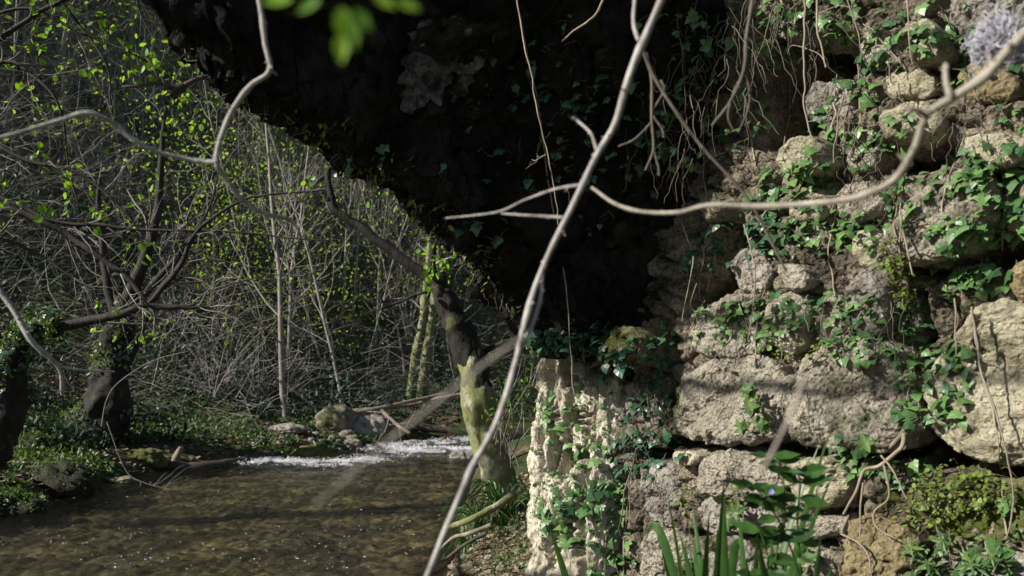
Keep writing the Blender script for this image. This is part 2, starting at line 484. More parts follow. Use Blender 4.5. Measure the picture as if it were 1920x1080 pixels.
def axis(a, b, c, n1, n2, n3, lo, hi):
    return np.concatenate([np.linspace(lo, a, n1, endpoint=False), np.linspace(a, b, n2, endpoint=False), np.linspace(b, c, n3, endpoint=False), np.linspace(c, hi, 30)])
gx = np.concatenate([np.linspace(-110, -14, 70, endpoint=False), np.linspace(-14, 3.5, 300, endpoint=False), np.linspace(3.5, 90, 60)])
gy = np.concatenate([np.linspace(-25, 2, 40, endpoint=False), np.linspace(2, 22, 340, endpoint=False), np.linspace(22, 60, 120, endpoint=False), np.linspace(60, 130, 40)])
X, Y = np.meshgrid(gx, gy)
Z = ground_z(X, Y)
def grid_faces(ny, nx):
    i = np.arange(ny - 1)[:, None] * nx + np.arange(nx - 1)[None]
    return np.stack([i, i + 1, i + nx + 1, i + nx], -1).reshape(-1, 4)
mb = MB(); mb.add(np.stack([X, Y, Z], -1), grid_faces(*X.shape))
tag(link_mesh("ground", mb, M['ground']), kind='structure')
ter_dl = None
# river bed sheet just above the terrain trough
bx, by = np.meshgrid(np.linspace(-6.5, 3, 420), np.linspace(3, 24, 800))
_cx, _cy = np.floor(bx * 7), np.floor(by * 7)
_f = np.full(bx.shape, 9.)
for a_ in (-1, 0, 1):
    for b_ in (-1, 0, 1):
        u_, v_ = _cx + a_, _cy + b_; o_ = np.zeros_like(u_)
        _f = np.minimum(_f, np.hypot(bx * 7 - u_ - .5 - .45 * _hash(u_, v_, o_, 3), by * 7 - v_ - .5 - .45 * _hash(u_, v_, o_, 6)) / (1 + .35 * _hash(u_, v_, o_, 9)))
bz = -.185 + .05 * np.sqrt(np.clip(.5 - _f, 0, 1)) + .02 * fbm(np.stack([bx, by, 0 * bx], -1), .8, 3, 14)
mb = MB(); mb.add(np.stack([bx, by, bz], -1), grid_faces(*bx.shape))
tag(link_mesh("river_bed", mb, M['bed']), kind='structure')
# water
wx, wy = np.meshgrid(np.linspace(-9, 12, 420), np.linspace(-4, 32, 800))
pw = np.stack([wx * .5, wy, 0 * wx], -1)
rap = np.exp(-((wy - 17.2 - (wx + 2.5) * .55) / 1.6) ** 2)
wz = fbm(pw * [2, 1, 1], 2.6, 3, 40) * .014 + rap * fbm(pw, 3.0, 3, 44) * .05
mb = MB(); mb.add(np.stack([wx, wy, wz], -1), grid_faces(*wx.shape))
tag(link_mesh("river_water", mb, M['water']), kind='structure')

# ------------------------------------------------------------------ the wall
O2 = np.array([1.73, 3.0]); A2 = np.array([-.6497, .7602]); N2 = np.array([-.7602, -.6497])
A3 = np.array([*A2, 0]); N3 = np.array([*N2, 0])
def W(s, z, d):
    s, z, d = np.broadcast_arrays(np.asarray(s, float), np.asarray(z, float), np.asarray(d, float))
    return np.stack([O2[0] + A2[0] * s + N2[0] * d, O2[1] + A2[1] * s + N2[1] * d, z], -1)
def pix2wall(px, py, d=0.0):
    dx = (px - 960) / F
    Yv = (O2 @ N2 + d) / (dx * N2[0] + N2[1])
    Xv = dx * Yv
    return ((Xv - O2[0]) * A2[0] + (Yv - O2[1]) * A2[1], CZ - (py - HOR) / F * Yv)

wall = thing("stone_wall", "pale limestone block wall overgrown with ivy, sunlit beside the stream", "wall", W(0, .3, 0))
def worley(x, y, seed=0):
    """F1, F2 distances to jittered points on a unit grid"""
    ix, iy = np.floor(x), np.floor(y)
    f1 = np.full(x.shape, 9.); f2 = np.full(x.shape, 9.); zed = np.zeros_like(ix)
    for a_ in (-1, 0, 1):
        for b_ in (-1, 0, 1):
            cx, cy = ix + a_, iy + b_
            qx = cx + .5 + .45 * _hash(cx, cy, zed, seed); qy = cy + .5 + .45 * _hash(cx, cy, zed, seed + 3)
            d_ = np.hypot(x - qx, y - qy)
            f2 = np.where(d_ < f1, f1, np.minimum(f2, d_)); f1 = np.minimum(f1, d_)
    return f1, f2
def wall_joint(s, z):
    """how deep the open black joints run, from their places on the wall"""
    g = np.zeros_like(s)
    for ln, wd, dp in [([(1735, 862), (1800, 868), (1860, 880), (1960, 884)], .035, .5), ([(1700, 560), (1708, 650), (1702, 740), (1705, 810), (1740, 850)], .03, .5), ([(1500, 846), (1600, 850), (1700, 850)], .02, .4),
                       ([(1240, 830), (1340, 846), (1450, 845), (1500, 842)], .022, .45), ([(1730, 488), (1800, 492), (1870, 480), (1925, 465)], .035, .5), ([(1430, 110), (1470, 180), (1500, 150), (1440, 220)], .11, .6), ([(1470, 60), (1540, 110), (1560, 90)], .06, .5),
                       ([(1590, 905), (1600, 960), (1560, 970)], .02, .4), ([(1290, 1003), (1400, 1002), (1560, 1018)], .012, .3), ([(1640, 290), (1700, 300), (1760, 285)], .035, .3), ([(1190, 850), (1270, 862)], .02, .35), ([(1350, 440), (1330, 520), (1300, 560)], .07, .5), ([(1780, 90), (1800, 30)], .06, .5)]:
        q_ = spline(np.array([pix2wall(a_, b_) for a_, b_ in ln]), 26)
        for a_, b_ in q_:
            g = np.maximum(g, dp * np.exp(-(((s - a_) ** 2 + (z - b_) ** 2) / (wd * wd))))
    return g
ss, zz = np.meshgrid(np.linspace(-3.2, 2.5, 560), np.linspace(-.2, 4.6, 440))
pc = W(ss, zz, 0)
wob = fbm(pc, 5, 3, 24) * .06
f1, f2 = worley((ss + wob) / .17, (zz + wob * .7) / .12, 5)
f3, f4 = worley((ss - wob) / .06 + 9, (zz + wob) / .05, 8)
dd = -.075 + fbm(pc, 2.2, 3, 21) * .04 + .065 * (np.clip((f2 - f1) / .3, 0, 1) ** .5 - .6) + .018 * np.clip((f4 - f3) / .4, 0, 1) + fbm(pc, 14, 4, 22, .6) * .012
dd = dd - wall_joint(ss, zz)
mb = MB(); mb.add(W(ss, zz, dd), grid_faces(*ss.shape))
# the far end and the back of the wall close it into a solid
core_front = W(ss, zz, dd)
endc = np.stack([core_front[:, -1], core_front[:, -1] - N3 * 1.2], 1)
mb.add(endc, grid_faces(*endc.shape[:2]))
topc = np.stack([core_front[-1], core_front[-1] - N3 * 1.2], 0)
mb.add(topc, grid_faces(*topc.shape[:2]))
core = link_mesh("wall_core", mb, M['core'], wall)

def chaikin(p, n=2):
    for _ in range(n):
        q = np.roll(p, -1, 0)
        p = np.stack([.75 * p + .25 * q, .25 * p + .75 * q], 1).reshape(-1, 2)
    return p

def resample(p, n):
    q = np.vstack([p, p[:1]])
    l = np.concatenate([[0], np.cumsum(np.linalg.norm(np.diff(q, axis=0), axis=1))])
    t = np.linspace(0, l[-1], n, endpoint=False)
    return np.stack([np.interp(t, l, q[:, 0]), np.interp(t, l, q[:, 1])], -1)

surf_v, surf_f, surf_n = [], [], 0
def note_surface(v, f):
    global surf_n
    surf_v.extend(map(tuple, v)); surf_f.extend([tuple(int(k) + surf_n for k in q) for q in f]); surf_n += len(v)
note_surface(core_front.reshape(-1, 3), grid_faces(*ss.shape))

def block(poly_sz, prot, material, seed, amp=1.0, tilt=0.0, name="stone_block"):
    c = chaikin(np.asarray(poly_sz, float), 1)
    size = np.sqrt(np.prod(c.max(0) - c.min(0)))
    na = int(np.clip(size * 420, 36, 190)); nr = int(np.clip(size * 130, 10, 50))
    ring = resample(c, na); cen = ring.mean(0)
    rs = np.linspace(0.04, 1, nr)
    s = cen[0] + rs[:, None] * (ring[:, 0] - cen[0])[None]; z = cen[1] + rs[:, None] * (ring[:, 1] - cen[1])[None]
    rnd = min(.05, size * .16)
    d = prot - rnd * (rs ** 9)[:, None] + 0 * s
    d = d + tilt * (z - cen[1]) + .12 * (fbm(np.stack([s, z, s * 0 + seed], -1), 1.3 / max(size, .1), 2, seed)) * size
    back = np.linspace(0, 1, 7)[1:]
    s = np.vstack([s, np.repeat(s[-1:], 6, 0)]); z = np.vstack([z, np.repeat(z[-1:], 6, 0)])
    d = np.vstack([d, d[-1:] * (1 - back)[:, None] + (-.34) * back[:, None]])
    p = W(s, z, d)
    am = amp * min(1, size / .25)
    p = p + vfbm(p, 4.5, 3, seed * 7 + 1) * .020 * am + vfbm(p, 16, 5, seed * 7 + 3, .7) * .010 * am
    # pits and ledges
    r = np.clip(fbm(p * [1, 1, 1.3], 11, 3, seed + 90, .55, True) - .5, 0, 1)
    p = p - N3 * (r * .014 * am)[..., None]
    pit = np.clip(fbm(p, 24, 2, seed + 95) - .35, 0, 1)
    p = p - N3 * (pit * .035 * am)[..., None]
    nrow = p.shape[0]
    j = np.arange(na); j2 = (j + 1) % na
    q = np.concatenate([np.stack([i * na + j, i * na + j2, (i + 1) * na + j2, (i + 1) * na + j], -1) for i in range(nrow - 1)])
    v = np.vstack([p.reshape(-1, 3), p[0].mean(0)])
    fan = np.stack([j2, j, np.full(na, len(v) - 1)], -1)
    mb = MB(); mb.add(v, q); mb.f.append(fan)
    o = link_mesh(name, mb, material, wall)
    note_surface(v, q)
    return o

BL = [
 ([(1735,690),(1800,590),(1870,575),(1935,565),(2060,575),(2080,870),(1925,868),(1850,862),(1770,848),(1722,810),(1718,740)], .12, 'yellow'),
 ([(1498,665),(1560,622),(1640,640),(1690,690),(1704,760),(1692,832),(1620,842),(1520,836),(1468,812),(1478,720)], .08, 'block'),
 ([(1252,720),(1320,678),(1400,670),(1470,690),(1478,780),(1452,822),(1390,836),(1300,834),(1246,792)], .07, 'block'),
 ([(1290,890),(1320,852),(1370,848),(1440,858),(1458,900),(1435,932),(1370,938),(1308,927)], .08, 'block'),
 ([(1478,862),(1560,848),(1592,870),(1584,920),(1550,962),(1490,952),(1464,902)], .05, 'yellow'),
 ([(1296,942),(1370,940),(1408,948),(1402,992),(1340,1000),(1288,985)], .03, 'grey'),
 ([(1474,972),(1570,962),(1582,990),(1540,1012),(1468,1010)], .04, 'block'),
 ([(1568,990),(1620,978),(1705,1000),(1714,1060),(1700,1120),(1575,1120)], .07, 'ochre'),
 ([(1706,915),(1800,895),(1925,900),(2010,910),(2010,1000),(1800,1020),(1704,990)], .0, 'mossrock'),
 ([(1600,868),(1690,858),(1700,960),(1622,972),(1592,925)], -.04, 'mossrock'),
 ([(1256,850),(1290,844),(1312,858),(1290,874),(1262,870)], .03, 'yellow'),
 ([(1596,512),(1636,506),(1662,580),(1654,636),(1592,628),(1576,560)], .05, 'grey'),
 ([(1438,562),(1490,545),(1508,600),(1496,655),(1430,660),(1418,600)], .03, 'block'),
 ([(1282,598),(1340,558),(1400,556),(1430,600),(1424,655),(1350,672),(1292,660)], .02, 'block'),
 ([(1368,476),(1420,462),(1442,500),(1432,552),(1380,552)], -.02, 'grey'),
 ([(1445,496),(1500,490),(1524,528),(1472,548)], .03, 'block'),
 ([(1656,420),(1720,340),(1790,310),(1846,328),(1868,400),(1838,442),(1760,484),(1680,494),(1636,468)], .12, 'block'),
 ([(1640,215),(1690,192),(1748,203),(1756,250),(1700,268),(1648,256)], .08, 'yellow'),
 ([(1450,285),(1495,252),(1535,262),(1548,312),(1480,326),(1446,308)], .10, 'yellow'),
 ([(1788,262),(1850,238),(1925,248),(1915,304),(1820,314)], .07, 'yellow'),
 ([(1890,500),(1925,482),(2010,480),(2010,556),(1900,562)], .08, 'ochre'),
 ([(1268,60),(1315,40),(1335,120),(1318,200),(1270,180)], -.02, 'grey'),
 ([(1690,40),(1742,25),(1772,96),(1700,116)], .06, 'yellow'),
 ([(1110,698),(1180,690),(1198,745),(1186,802),(1118,806)], -.02, 'grey'),
 ([(1192,705),(1240,700),(1250,770),(1240,812),(1194,806)], -.03, 'grey'),
 ([(1186,876),(1240,866),(1280,900),(1276,985),(1200,990)], -.01, 'grey'),
 ([(1196,1000),(1280,995),(1300,1060),(1280,1120),(1200,1120)], .01, 'block'),
 ([(1310,1010),(1400,1005),(1420,1060),(1400,1130),(1310,1130)], .0, 'grey'),
 ([(1430,1022),(1550,1022),(1565,1070),(1540,1130),(1430,1130)], .02, 'block'),
 ([(1730,1030),(1850,1030),(1960,1040),(1980,1130),(1730,1130)], .0, 'grey'),
 ([(1404,946),(1462,938),(1468,1000),(1410,1005)], .0, 'grey'),
 ([(1520,560),(1572,556),(1580,625),(1520,640)], -.03, 'block'),
 ([(1560,250),(1630,240),(1648,310),(1580,330)], .0, 'block'),
 ([(1560,345),(1640,335),(1650,395),(1570,420)], .02, 'block'),
 ([(1470,345),(1545,340),(1552,400),(1480,412)], .0, 'yellow'),
 ([(1770,500),(1870,494),(1880,545),(1790,560)], -.04, 'ochre'),
 ([(1860,330),(1960,320),(1980,440),(1880,455)], .02, 'yellow'),
 ([(1600,60),(1680,50),(1690,120),(1610,135)], .01, 'block'),
 ([(1640,135),(1740,125),(1750,180),(1650,188)], .0, 'yellow'),
 ([(1780,120),(1880,110),(1920,180),(1800,200)], -.02, 'ochre'),
 ([(1670,545),(1720,535),(1730,620),(1680,640)], -.1, 'grey'),
 ([(1780,-60),(1960,-60),(1960,80),(1790,90)], .0, 'grey'),
 ([(1500,150),(1590,140),(1600,220),(1520,235)], -.05, 'grey'),
 ([(1400,-50),(1560,-60),(1580,60),(1440,70)], -.1, 'grey'),
 ([(1600,430),(1650,420),(1660,495),(1610,500)], -.02, 'yellow'),
]
BL = [([(sum(a_ for a_, _ in q_) / len(q_) * -.055 + a_ * 1.055, sum(b_ for _, b_ in q_) / len(q_) * -.055 + b_ * 1.055) for a_, b_ in q_], d_, m_) for q_, d_, m_ in BL]
for k, (poly, d, mk) in enumerate(BL):
    if not isinstance(d, float): d = float(d)
    block([pix2wall(px, py, d) for px, py in poly], d, M[mk], 11 + k * 3)
# smaller stones filling the joints, and the courses beyond the frame
nb = 0
occupied = [np.array([pix2wall(px, py, d) for px, py in poly]).mean(0) for poly, d, _ in BL]
occ_r = [np.sqrt(np.prod(np.ptp(np.array([pix2wall(px, py, d) for px, py in poly]), axis=0))) * .5 for poly, d, _ in BL]
for row in range(19):
    z = .25 + row * .21
    s = -2.9 + (row % 3) * .1
    while s < 2.0 and nb < 30:
        wv = rng.uniform(.16, .34); s += wv
        hh = .19
        if any(np.hypot(s - c[0], z - c[1]) < r * .95 + .04 for c, r in zip(occupied, occ_r)): continue
        if s > 1.55 and z > 1.7: continue
        a = np.linspace(0, 2 * math.pi, 9)[:-1] + rng.uniform(0, .5)
        pol = [(s + wv * .5 * math.cos(t) * rng.uniform(.8, 1.1), z + hh * .55 * math.sin(t) * rng.uniform(.8, 1.1)) for t in a][::-1]
        block(pol, rng.uniform(-.10, -.05), M[['grey', 'block', 'mossrock', 'grey', 'ochre'][nb % 5]], 300 + nb, .9, name="rubble_stone"); nb += 1

mb_ms = MB()
block([pix2wall(px, py, .2) for px, py in [(1098, 622), (1150, 612), (1196, 620), (1198, 676), (1150, 688), (1104, 684)]], .2, M['mossrock'], 901, 1.3, name="mossy_block")

# ------------------------------------------------------------------ tufa pillar at the end of the wall
pil = thing("rock_pillar", "pale fluted tufa pillar closing the far end of the wall, top just under the overhang", "rock pillar", W(2.3, .4, .05))
E2 = O2 + A2 * 2.55
th = np.linspace(0, 1, 330); zv = np.linspace(.2, 2.35, 400)
# profile: out of the wall at s=1.86, bulging, rounding the end, back behind
prof = spline([(1.80, -.25), (1.86, -.03), (1.98, .10), (2.18, .11), (2.28, .11), (2.40, .03), (2.47, -.12), (2.50, -.4), (2.50, -.9)], 330)
TT, ZZ = np.meshgrid(th, zv)
sg = np.interp(TT, th, prof[:, 0]); dg = np.interp(TT, th, prof[:, 1])
flare = np.interp(ZZ, [.2, .6, .95, 1.4, 1.75, 2.3], [.09, .04, .01, .0, -.03, -.10])
topz = 1.72 + .10 * fbm(np.stack([sg * 6, dg * 6, 0 * sg], -1), 1, 3, 60)
flare = flare - .22 * np.clip((ZZ - topz) / .16, 0, 1) ** 1.3
p = W(sg + flare * .25, ZZ, dg + flare)
fl = fbm(p * [1, 1, .11], 13, 4, 61, .6, True); fl2 = fbm(p * [1, 1, .5], 34, 4, 63, .65)
lump = fbm(p * [1, 1, .6], 4.0, 4, 65)
amp = 1
p = p + N3 * (fl * .014 * (.5 + .8 * np.clip(lump + .5, 0, 1)) + fl2 * .011 + lump * .06 + fbm(p * [1, 1, .7], 6, 4, 69, .6) * .022 + fbm(p, 48, 3, 66, .7) * .006)[..., None] * amp + A3 * (fbm(p * [1, 1, .3], 9, 3, 67) * .02)[..., None]
groove = np.clip(fbm(p * [1, 1, .12], 10, 2, 71, .5, True) - .75, 0, 1)
p = p - N3 * (groove * .4)[..., None]
hole = np.clip(fbm(p * [1, 1, .5], 11, 3, 73, .6) - .55, 0, 1)
p = p - N3 * (hole * .09)[..., None]
mb = MB(); mb.add(p, grid_faces(*TT.shape))
link_mesh("tufa_face", mb, M['tufa'], pil)
note_surface(p.reshape(-1, 3), grid_faces(*TT.shape))

# ------------------------------------------------------------------ overhanging arch remnant
SIL = [(985, 652), (972, 606), (940, 575), (900, 548), (852, 482), (800, 437), (762, 400), (700, 345), (640, 310), (565, 250), (500, 215), (430, 190), (385, 150), (330, 108), (285, 60), (255, 0), (190, -90), (90, -200)]
us, zs = [], []
for px, py in SIL:
    dx = (px - 960) / F
    u = (E2[0] - E2[1] * dx) / (-N2[0] + N2[1] * dx)
    Yv = E2[1] + N2[1] * u
    us.append(u); zs.append(CZ - (py - HOR) / F * Yv)
us = np.array(us); zs = np.array(zs)
us[0] = min(us[0], -.02)
ulist = np.concatenate([[-.7, -.3], us]); zlist = np.concatenate([[1.45, 1.55], zs])
order = np.argsort(ulist); ulist = ulist[order]; zlist = zlist[order]
UU = np.linspace(-.55, us.max(), 420)
# loop in (a, h): a measured back along the wall from its far end, h above the soffit line
loop = spline([(.0, .35), (-.02, .08), (.05, .0), (.25, -.08), (.42, -.24), (.7, -.30), (.86, -.08), (.95, .42), (1.12, .8), (1.3, 1.25), (1.42, 2.0), (1.3, 2.9), (.6, 3.0), (.05, 2.9), (-.02, 1.2), (.0, .35)], 420)[:-1]
Ug, Ig = np.meshgrid(UU, np.arange(len(loop)), indexing='ij')
a = loop[Ig, 0]; h = loop[Ig, 1]
h = np.where(h < 0, h * np.clip(1.3 - Ug, 0, 1), h)
shear = np.clip(Ug, 0, 9) * .34 * np.clip(a / .9, 0, 1)
aa = a - shear
aa = np.where(a > .1, np.maximum(aa, .1 + .1 * a), aa)
zz_ = np.interp(Ug, ulist, zlist) + h
sgm = 2.55 - aa
p = W(sgm, zz_, Ug)
p0 = p.copy()
w = np.clip(a / .25, .7, 1)
p = p + (vfbm(p, 1.9, 3, 101) * .10 + vfbm(p, 6, 4, 111, .6) * .045)[...] * w[..., None] + vfbm(p, 22, 4, 121, .7) * .018
nU, nL = p.shape[:2]

i = np.arange(nU - 1)[:, None] * nL; j = np.arange(nL)[None]; j2 = (j + 1) % nL
q = np.stack([i + j, i + nL + j, i + nL + j2, i + j2], -1).reshape(-1, 4)
arch = thing("rock_overhang", "huge black shaded stone mass overhanging the stream like a broken arch", "overhang", W(2.0, 1.8, 0))
mb = MB(); mb.add(p, q)
for row, rev in ((0, False), (nU - 1, True)):
    ring = p[row]; c = ring.mean(0)
    mb.add(np.vstack([ring, c]), [[k, (k + 1) % nL, nL] if not rev else [(k + 1) % nL, k, nL] for k in range(nL)])
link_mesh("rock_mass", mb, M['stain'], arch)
note_surface(p.reshape(-1, 3), q)
BV = BVHTree.FromPolygons(surf_v, surf_f)
del surf_v, surf_f
CAM = Vector((0, 0, CZ))
def hit(px, py):
    d = Vector(((px - 960) / F, 1, -(py - HOR) / F)).normalized()
    l, n, i, t = BV.ray_cast(CAM, d)
    if l is None: return None, None
    if n.dot(d) > 0: n = -n
    return np.array(l), np.array(n)

def rock(name, center, rad, material, seed, parent=None, flat=(1, 1, 1), res=40, label=None, cat=None, group=None, amp=.25, **kw):
    c = np.asarray(center, float)
    tt, ph = np.meshgrid(np.linspace(0, math.pi, res // 2), np.linspace(0, 2 * math.pi, res, endpoint=False), indexing='ij')
    d = np.stack([np.sin(tt) * np.cos(ph), np.sin(tt) * np.sin(ph), np.cos(tt)], -1)
    d = np.sign(d) * np.abs(d) ** .85
    r = 1 + amp * fbm(d + seed, 1.2, 3, seed) + amp * .35 * fbm(d + seed, 4, 3, seed + 5, .6)
    p = c + d * r[..., None] * rad * np.array(flat)
    n0, n1 = tt.shape
    i = np.arange(n0 - 1)[:, None] * n1; j = np.arange(n1)[None]; j2 = (j + 1) % n1
    q = np.stack([i + j, i + n1 + j, i + n1 + j2, i + j2], -1).reshape(-1, 4)
    mb = MB(); mb.add(p, q)
    o = link_mesh(name, mb, material, parent, loc=None if parent is not None else c)
    if parent is None: tag(o, label, cat, group)
    return o
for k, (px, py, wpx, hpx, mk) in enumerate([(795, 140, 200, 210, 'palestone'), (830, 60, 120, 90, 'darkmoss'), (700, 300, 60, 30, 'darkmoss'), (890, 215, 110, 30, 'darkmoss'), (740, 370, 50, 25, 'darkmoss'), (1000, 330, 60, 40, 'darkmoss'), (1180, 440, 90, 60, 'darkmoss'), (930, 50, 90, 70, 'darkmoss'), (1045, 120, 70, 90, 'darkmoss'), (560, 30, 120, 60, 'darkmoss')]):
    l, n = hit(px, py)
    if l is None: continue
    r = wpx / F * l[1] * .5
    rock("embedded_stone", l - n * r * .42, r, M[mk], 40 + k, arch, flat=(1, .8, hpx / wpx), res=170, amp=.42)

# ------------------------------------------------------------------ ivy
def surf_point(px, py):
    l, n = hit(px, py)
    return l, n
def ivy_plant(label, regions, stems, leafmat='ivy', tpl=IVY, size=(.030, .062), name="ivy_plant", out=(.004, .032), cat="ivy", group=None, stem_r=.004, stemmat='root', leafname="leaves"):
    """regions: (cx,cy,rx,ry,n) ellipses of leaves on the surface; stems: pixel polylines"""
    pts, nor = [], []
    for cx, cy, rx, ry, n in regions:
        for _ in range(int(n * (.75 if tpl is not IVY else 1.3))):
            t = rng.uniform(0, 2 * math.pi); r = math.sqrt(rng.uniform(0, 1))
            l, nn = hit(cx + rx * r * math.cos(t), cy + ry * r * math.sin(t))
            if l is not None: pts.append(l); nor.append(nn)
    if not pts: return None
    pts = np.array(pts); nor = norm(np.array(nor) * .5 + N3 * .5 + [0, 0, .15])
    base = pts[pts[:, 2].argmin()]
    t = thing(name, label, cat, base, group)
    n = len(pts)
    pos = pts + nor * rng.uniform(*out, (n, 1))
    nr = norm(nor * .75 + rdir(n) * .55 + np.array([0, 0, .6]))
    tip = np.array([0, 0, -1.]) + nor * .3 + rdir(n) * .8
    tip = norm(tip - nr * np.sum(tip * nr, -1, keepdims=True))
    sz = rng.uniform(size[0], size[1], n) * rng.choice([.45, .6, .75, .9, 1.1], n)
    mb = MB()
    if tpl is IVY:
        sel = rng.uniform(size=n) < .35
        scatter(mb, IVY, pos[sel], tip[sel], nr[sel], sz[sel]); scatter(mb, IVY2, pos[~sel], tip[~sel], nr[~sel], sz[~sel])
    else: scatter(mb, tpl, pos, tip, nr, sz)
    link_mesh(leafname, mb, M[leafmat], t, smooth=False)
    mb = MB()
    # petioles
    pet = np.stack([pos - tip * sz[:, None] * .3, pos - tip * sz[:, None] * .8 - nr * .01, pts - tip * sz[:, None] * 1.1], 1)
    v, q_ = tubes(pet, np.full((n, 3), .0012), 3); mb.add(v, q_)
    for st in stems:
        sp = spline(np.array(st, float), 26)
        P3, nn = [], None
        for k, (x, y) in enumerate(sp):
            l, m_ = hit(x + rng.normal() * 2.5, y + rng.normal() * 2)
            if l is not None: P3.append(l + (m_ * .5 + N3 * .5) * .012)
        if len(P3) > 3:
            P3 = np.array(P3); 
            for _ in range(2): P3[1:-1] = (P3[:-2] + P3[1:-1] * 2 + P3[2:]) / 4
            mb.add(*tubes(P3, np.linspace(stem_r, stem_r * .5, len(P3)), 6))
    link_mesh("stems", mb, M[stemmat], t)
    return t

GI = "ivy climbing the wall"
ivy_plant("ivy mat with small leaves over the top of the wall under the seed head", [(1820, 120, 90, 70, 34), (1760, 60, 90, 60, 28)], [[(1840, 200), (1800, 90), (1760, 0)]], group=GI)
ivy_plant("broad-leaved ivy tuft catching sun left of the seed head", [(1660, 95, 80, 45, 26), (1600, 40, 80, 50, 26)], [[(1615, 250), (1610, 120), (1600, 0)], [(1700, 130), (1640, 60), (1580, 10)]], group=GI)
ivy_plant("dense ivy with lit leaves hanging in the recess between the two long hanging roots", [(1560, 100, 50, 60, 16), (1500, 60, 60, 70, 14), (1600, 190, 60, 50, 18)], [[(1560, 250), (1570, 150), (1545, 30)]], group=GI)
ivy_plant("ivy over rounded stones just left of the fork in the pale branch", [(1600, 280, 60, 45, 22), (1690, 250, 50, 45, 15), (1530, 230, 40, 30, 12)], [[(1560, 400), (1575, 300), (1590, 200)], [(1600, 230), (1610, 300), (1590, 380)]], group=GI)
ivy_plant("ivy band just above the long curved branch, light green leaves", [(1480, 345, 60, 45, 34), (1540, 320, 60, 40, 26), (1440, 380, 40, 35, 18)], [[(1420, 420), (1480, 350), (1560, 290)], [(1430, 330), (1500, 370), (1600, 360)]], group=GI)
ivy_plant("ivy draped under the long curved branch above the fern", [(1540, 430, 70, 45, 40), (1600, 440, 50, 40, 22), (1480, 450, 45, 45, 20)], [[(1570, 560), (1555, 470), (1570, 380)], [(1690, 480), (1680, 420), (1690, 360)]], group=GI)
ivy_plant("ivy scattered over the brightest pale block high on the wall", [(1760, 370, 100, 70, 26), (1800, 320, 60, 40, 16), (1700, 400, 60, 50, 12)], [[(1690, 500), (1690, 400), (1700, 310)], [(1790, 450), (1770, 380), (1800, 290)]], group=GI)
ivy_plant("ivy along the right edge of the wall above the deep black joint", [(1870, 330, 60, 60, 34), (1880, 420, 60, 50, 34), (1900, 240, 30, 50, 14)], [[(1880, 470), (1890, 380), (1870, 270)]], group=GI)
ivy_plant("ivy growing out of the black joint above the largest yellow block", [(1800, 445, 60, 30, 34), (1790, 530, 70, 40, 40), (1850, 520, 50, 40, 22)], [[(1810, 560), (1800, 500), (1810, 440)]], group=GI)
ivy_plant("ivy strand hanging down the vertical joint left of the largest yellow block", [(1715, 600, 35, 50, 28), (1700, 660, 35, 50, 22), (1700, 750, 28, 50, 14)], [[(1700, 520), (1712, 640), (1700, 800)], [(1735, 830), (1715, 700), (1720, 600)]], group=GI)
ivy_plant("ivy spreading across the left side of the largest yellow block, casting leaf shadows", [(1770, 670, 55, 35, 24), (1780, 730, 40, 60, 26), (1770, 790, 50, 30, 12)], [[(1795, 700), (1795, 620), (1790, 560)], [(1870, 800), (1835, 660), (1822, 580)]], group=GI)
ivy_plant("ivy tangle between the grey slab and the pitted middle block", [(1620, 650, 70, 35, 40), (1560, 590, 60, 50, 34), (1640, 600, 50, 50, 20)], [[(1500, 700), (1570, 640), (1640, 560)]], group=GI)
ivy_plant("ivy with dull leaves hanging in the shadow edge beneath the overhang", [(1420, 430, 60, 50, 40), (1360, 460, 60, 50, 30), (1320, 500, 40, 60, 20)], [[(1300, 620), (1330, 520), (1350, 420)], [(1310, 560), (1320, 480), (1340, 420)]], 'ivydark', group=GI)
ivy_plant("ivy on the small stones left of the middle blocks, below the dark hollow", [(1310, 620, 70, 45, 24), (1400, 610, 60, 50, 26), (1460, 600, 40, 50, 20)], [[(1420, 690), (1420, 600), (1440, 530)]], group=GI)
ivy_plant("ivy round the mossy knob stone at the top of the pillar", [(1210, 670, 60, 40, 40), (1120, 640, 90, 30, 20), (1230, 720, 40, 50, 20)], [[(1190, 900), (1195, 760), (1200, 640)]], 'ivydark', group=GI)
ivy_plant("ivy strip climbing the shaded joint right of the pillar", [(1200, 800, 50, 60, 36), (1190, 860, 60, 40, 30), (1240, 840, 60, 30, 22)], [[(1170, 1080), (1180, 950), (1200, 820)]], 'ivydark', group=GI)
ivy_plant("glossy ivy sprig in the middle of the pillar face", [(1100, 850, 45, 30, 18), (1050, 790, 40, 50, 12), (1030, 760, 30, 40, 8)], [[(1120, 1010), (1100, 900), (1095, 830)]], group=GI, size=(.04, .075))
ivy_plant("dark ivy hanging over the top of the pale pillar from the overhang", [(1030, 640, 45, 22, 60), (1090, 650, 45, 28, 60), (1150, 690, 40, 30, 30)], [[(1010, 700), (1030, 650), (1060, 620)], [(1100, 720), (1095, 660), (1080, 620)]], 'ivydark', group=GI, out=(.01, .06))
ivy_plant("fine-leaved creeper speckling the pale pillar face", [(1010, 720, 22, 80, 25), (1060, 830, 60, 90, 45), (1120, 760, 50, 60, 40), (1040, 930, 60, 50, 60), (1140, 900, 30, 90, 40)], [[(1020, 980), (1015, 800), (1010, 660)], [(1060, 900), (1070, 780), (1050, 680)]], group=GI, size=(.012, .034), stem_r=.002)
ivy_plant("ivy mat covering the foot of the pillar", [(1090, 970, 80, 50, 44), (1130, 930, 50, 40, 22), (1140, 1040, 60, 50, 24), (1040, 960, 40, 40, 14)], [[(1130, 1080), (1140, 980), (1150, 860)]], group=GI, size=(.04, .08))
